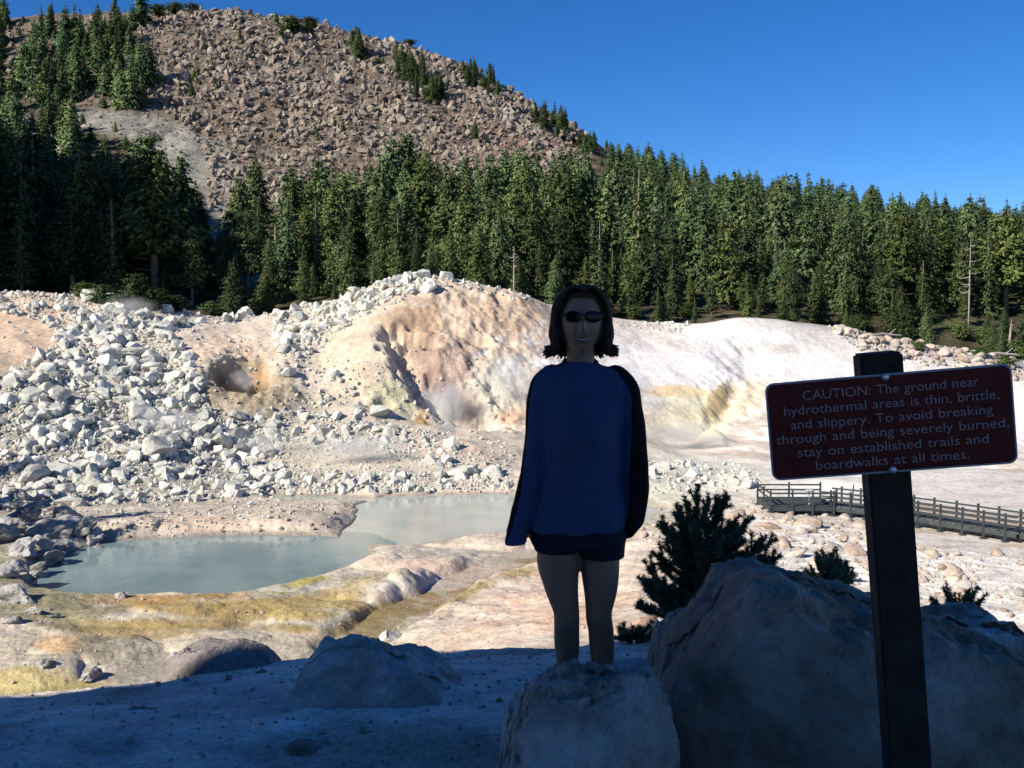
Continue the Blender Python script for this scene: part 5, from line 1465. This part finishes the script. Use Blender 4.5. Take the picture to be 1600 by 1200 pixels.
    nz = pnoise(vx * 6 + vz * 3, vy * 4, vz * 5 - vx * 4) * .011 + pnoise(vx * 16 + vz * 6, vy * 9, vz * 9) * .0065
    # folds hang from the bust and gather above the hem
    nz += .0045 * np.sin((vx * 60 + 6 * pnoise(vx * 3, vy * 3, vz * 3))) * sstep(-.45, -.75, vz) * (np.abs(vx - W(905, 700)[0]) < .17)
    me0 = mesh_np('t', v, fs); nr = np.empty(len(v) * 3); me0.vertices.foreach_get('normal', nr); nr = nr.reshape(-1, 3)
    v = v + nr * nz[:, None]
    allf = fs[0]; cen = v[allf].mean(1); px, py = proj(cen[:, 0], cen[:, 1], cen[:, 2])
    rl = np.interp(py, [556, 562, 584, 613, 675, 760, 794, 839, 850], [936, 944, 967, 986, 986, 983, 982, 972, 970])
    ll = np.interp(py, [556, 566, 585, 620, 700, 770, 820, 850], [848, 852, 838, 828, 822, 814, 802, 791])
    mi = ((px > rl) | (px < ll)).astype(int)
    mi3 = [np.zeros(len(f), int) for f in fs[1:]]
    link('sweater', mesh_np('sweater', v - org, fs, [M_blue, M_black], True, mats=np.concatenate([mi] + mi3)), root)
    mb = MB(); ringp = []
    cpt = W(907, 568, .012)
    for i in range(25):
        a = 2 * math.pi * i / 24; ringp.append((cpt[0] + 26.5 * k * math.cos(a) - org[0], cpt[1] + .064 * math.sin(a) - org[1], cpt[2] + (.0 + .020 * math.sin(a)) - org[2]))
    mb.tube(ringp, .007, 8, cap=False); mb.f3 = []
    mb.build('collar', M_blue, root, True)
    # ---- shorts
    mb = MB()
    V_, a4, a3 = ring_loft([(W(904, 800, .005), 68 * k, .112), (W(903, 822, .005), 76 * k, .122), (W(903, 838, .005), 78 * k, .124), (W(904, 850, .005), 74 * k, .118), (W(905, 856, .005), 60 * k, .09)], 36); mb.add(V_, a4, a3)
    for (rings) in ([(866, 835, 38), (869, 848, 38), (872, 861, 36.5)], [(938, 835, 40), (939, 850, 38.5), (940, 870, 36)]):
        V_, a4, a3 = ring_loft([(W(a, b, .003), c * k, (c + 1) * k) for a, b, c in rings], 30); mb.add(V_, a4, a3)
    v, fs = remesh(mb, .006, 2)
    link('shorts', mesh_np('shorts', v - org, fs, M_short, True), root)
    # ---- hair: a solid cap under many separate locks
    rs = np.random.RandomState(3)
    mb = MB(); V = []; nu, nv = 64, 40
    for j in range(nv + 1):
        ph = math.pi * j / nv
        for i in range(nu):
            th = 2 * math.pi * i / nu; V.append([math.sin(ph) * math.cos(th), math.sin(ph) * math.sin(th), math.cos(ph)])
    d = np.array(V); S = d * np.array([.092, .105, .122]); S[:, 2] = np.where(d[:, 2] < 0, d[:, 2] * .105, S[:, 2]); S[:, 0] *= np.where(d[:, 2] < 0, 1.08, 1)
    facew = sstep(.25, .6, -d[:, 1]) * (1 - sstep(.50, .66, d[:, 2]))
    S = S * (1 - .34 * facew)[:, None] + np.array([0, .03, 0]) * facew[:, None]
    S[:, 1] += .010
    f4 = [[j * nu + i, j * nu + (i + 1) % nu, (j + 1) * nu + (i + 1) % nu, (j + 1) * nu + i] for j in range(nv) for i in range(nu)]
    mb.add(S + hc + np.array([0, 0, .010]) - org, f4)
    for i in range(950):
        a = rs.uniform(-math.pi, math.pi)                       # 0 = back, +-pi = front
        if abs(a) > 1.92: a = math.copysign(1.92 - rs.uniform(0, .3), a)
        dirx, diry = math.sin(a), math.cos(a)
        y0 = rs.uniform(-.07, .05); lay = rs.uniform(.96, 1.09)
        p = [(.006 + rs.normal(0, .004), y0, .128 * math.sqrt(max(.1, 1 - (y0 / .13) ** 2)) + .004)]
        rx, ry = .098 * lay, .106 * lay
        for t in (.22, .42, .62, .82, 1.0):
            ang = t * math.pi / 2; xx = dirx * rx * math.sin(ang); yy = y0 * (1 - t) + diry * ry * math.sin(ang) + .012 * t; zz = .132 * math.cos(ang) ** .85 * (1 if t < 1 else 0)
            p.append((xx, yy, zz))
        bot = -.122 + rs.normal(0, .007) + (.012 if abs(dirx) > .7 else 0); fl = rs.uniform(.002, .034) * (1.0 if abs(dirx) > .35 else .4)
        wv = rs.normal(0, .004, 2)
        p.append((dirx * rx * 1.0 + wv[0], diry * ry * .98 + .012 + wv[1], -.045)); p.append((dirx * (rx * .97) + wv[1], diry * ry * .9 + .012, -.085))
        p.append((dirx * (rx * 1.0 + fl * .45), diry * ry * .9 + .012, bot + .01)); p.append((dirx * (rx * 1.02 + fl), diry * (ry * .9 + fl) + .012, bot + rs.uniform(-.008, .010)))
        q, r = smooth_path(np.array(p) + hc - org, [.003, .006, .0065, .0065, .0065, .0065, .006, .0055, .0045, .0022], 20)
        mb.tube([tuple(s) for s in q], list(np.maximum(r * rs.uniform(.6, 1.1), .0008)), 5)
    link('hair', mesh_np('hair', np.concatenate(mb.v), [np.concatenate(mb.f4), np.concatenate(mb.f3)], M_hair, True), root)
    # ---- sunglasses
    g = empty('tmp', (0, 0, 0)); bpy.data.objects.remove(g)
    mb = MB()
    fy = -.104
    cz = .0185
    for s in (-1, 1):
        bm = bmesh.new(); bmesh.ops.create_uvsphere(bm, u_segments=28, v_segments=16, radius=1)
        vv = np.array([v.co[:] for v in bm.verts]); ff = [[v.index for v in f.verts] for f in bm.faces]; bm.free()
        vv = np.sign(vv) * np.abs(vv) ** .85
        vv = vv * np.array([.0300, .006, .0205]); vv = vv @ np.array(Matrix.Rotation(s * .22, 3, 'Z')).T
        vv += np.array([s * .0355 + .001, fy + .006, cz])
        mb.add(vv + hc - org, [f for f in ff if len(f) == 4], [f for f in ff if len(f) == 3])
    lens = mb.build('lens', M_lens, None, True)
    mb = MB(); H = lambda a, b, c: tuple(np.array([a, b, c]) + hc - org)
    mb.tube([H(-.012, fy, cz + .006), H(0, fy - .004, cz + .009), H(.012, fy, cz + .006)], .0028, 8)
    for s in (-1, 1): mb.tube([H(s * .062, fy + .014, cz + .006), H(s * .078, fy + .05, cz + .006), H(s * .082, .0, cz + .002), H(s * .080, .03, cz - .01)], .0028, 8)
    fr = mb.build('sunglasses', M_lens, root, True); lens.parent = fr
person()
# ================================================================== STEAM
def steam_mat(name, dens, scale, seed):
    m = bpy.data.materials.new(name); m.use_nodes = True; nt = m.node_tree; nt.nodes.clear()
    out = nd(nt, 'ShaderNodeOutputMaterial'); pv = nd(nt, 'ShaderNodeVolumePrincipled')
    pv.inputs['Color'].default_value = (.95, .95, .95, 1); pv.inputs['Anisotropy'].default_value = .1
    tc = objco(nt)
    ln = nd(nt, 'ShaderNodeVectorMath', operation='LENGTH'); nt.links.new(tc, ln.inputs[0])
    fo = nd(nt, 'ShaderNodeMapRange', interpolation_type='SMOOTHSTEP'); fo.inputs['From Min'].default_value = .0; fo.inputs['From Max'].default_value = .95
    fo.inputs['To Min'].default_value = 1; fo.inputs['To Max'].default_value = 0; nt.links.new(ln.outputs['Value'], fo.inputs['Value'])
    mp = nd(nt, 'ShaderNodeMapping'); mp.inputs['Location'].default_value = (seed, seed * .7, 0); nt.links.new(tc, mp.inputs[0])
    n = noise_node(nt, scale, 5, .6, mp.outputs[0])
    r = nd(nt, 'ShaderNodeMapRange'); r.inputs['From Min'].default_value = .33; r.inputs['From Max'].default_value = .75; nt.links.new(n.outputs[0], r.inputs['Value'])
    a = nd(nt, 'ShaderNodeMath', operation='MULTIPLY'); nt.links.new(fo.outputs[0], a.inputs[0]); nt.links.new(r.outputs[0], a.inputs[1])
    b = nd(nt, 'ShaderNodeMath', operation='MULTIPLY'); nt.links.new(a.outputs[0], b.inputs[0]); b.inputs[1].default_value = dens * 5.0
    nt.links.new(b.outputs[0], pv.inputs['Density']); nt.links.new(pv.outputs[0], out.inputs['Volume'])
    return m
for i, (px, py, D, rx, rz, dens, lb) in enumerate([
        (200, 478, 106, 60, 22, .22, 'thin steam drifting over the top of the rubble slope'),
        (270, 655, 80, 80, 30, .30, 'thin steam drifting across the middle of the rubble slope'),
        (420, 690, 78, 80, 22, .26, 'thin steam drifting over the rubble below the orange pit'),
        (560, 700, 80, 130, 30, .38, 'low grey steam hanging over the rubble behind the grey pool'),
        (378, 596, 88, 34, 26, .45, 'steam rising from the orange pit'),
        (700, 625, 88, 50, 40, .36, 'steam rising from the foot of the dark gully'),
        (800, 585, 94, 60, 48, .28, 'steam wisp on the brown mound left of the sweater'),
        (1075, 680, 90, 95, 32, .40, 'steam lying in the yellow hollow between the person and the sign')]):
    bm = bmesh.new(); bmesh.ops.create_icosphere(bm, subdivisions=3, radius=1)
    me = bpy.data.meshes.new('steam'); bm.to_mesh(me); bm.free(); me.materials.append(steam_mat('steam', dens, 2.2, i * 3.1))
    h = hit(px, py + rz * .55, 60); D = h.y - min(rx, rz) * .5 * D / F - .6; p = P(px, py, D); k = D / F
    tag(link('steam', me, None, p, None, (rx * k, min(rx, rz) * k * .8, rz * k)), lb, 'steam', kind='stuff')
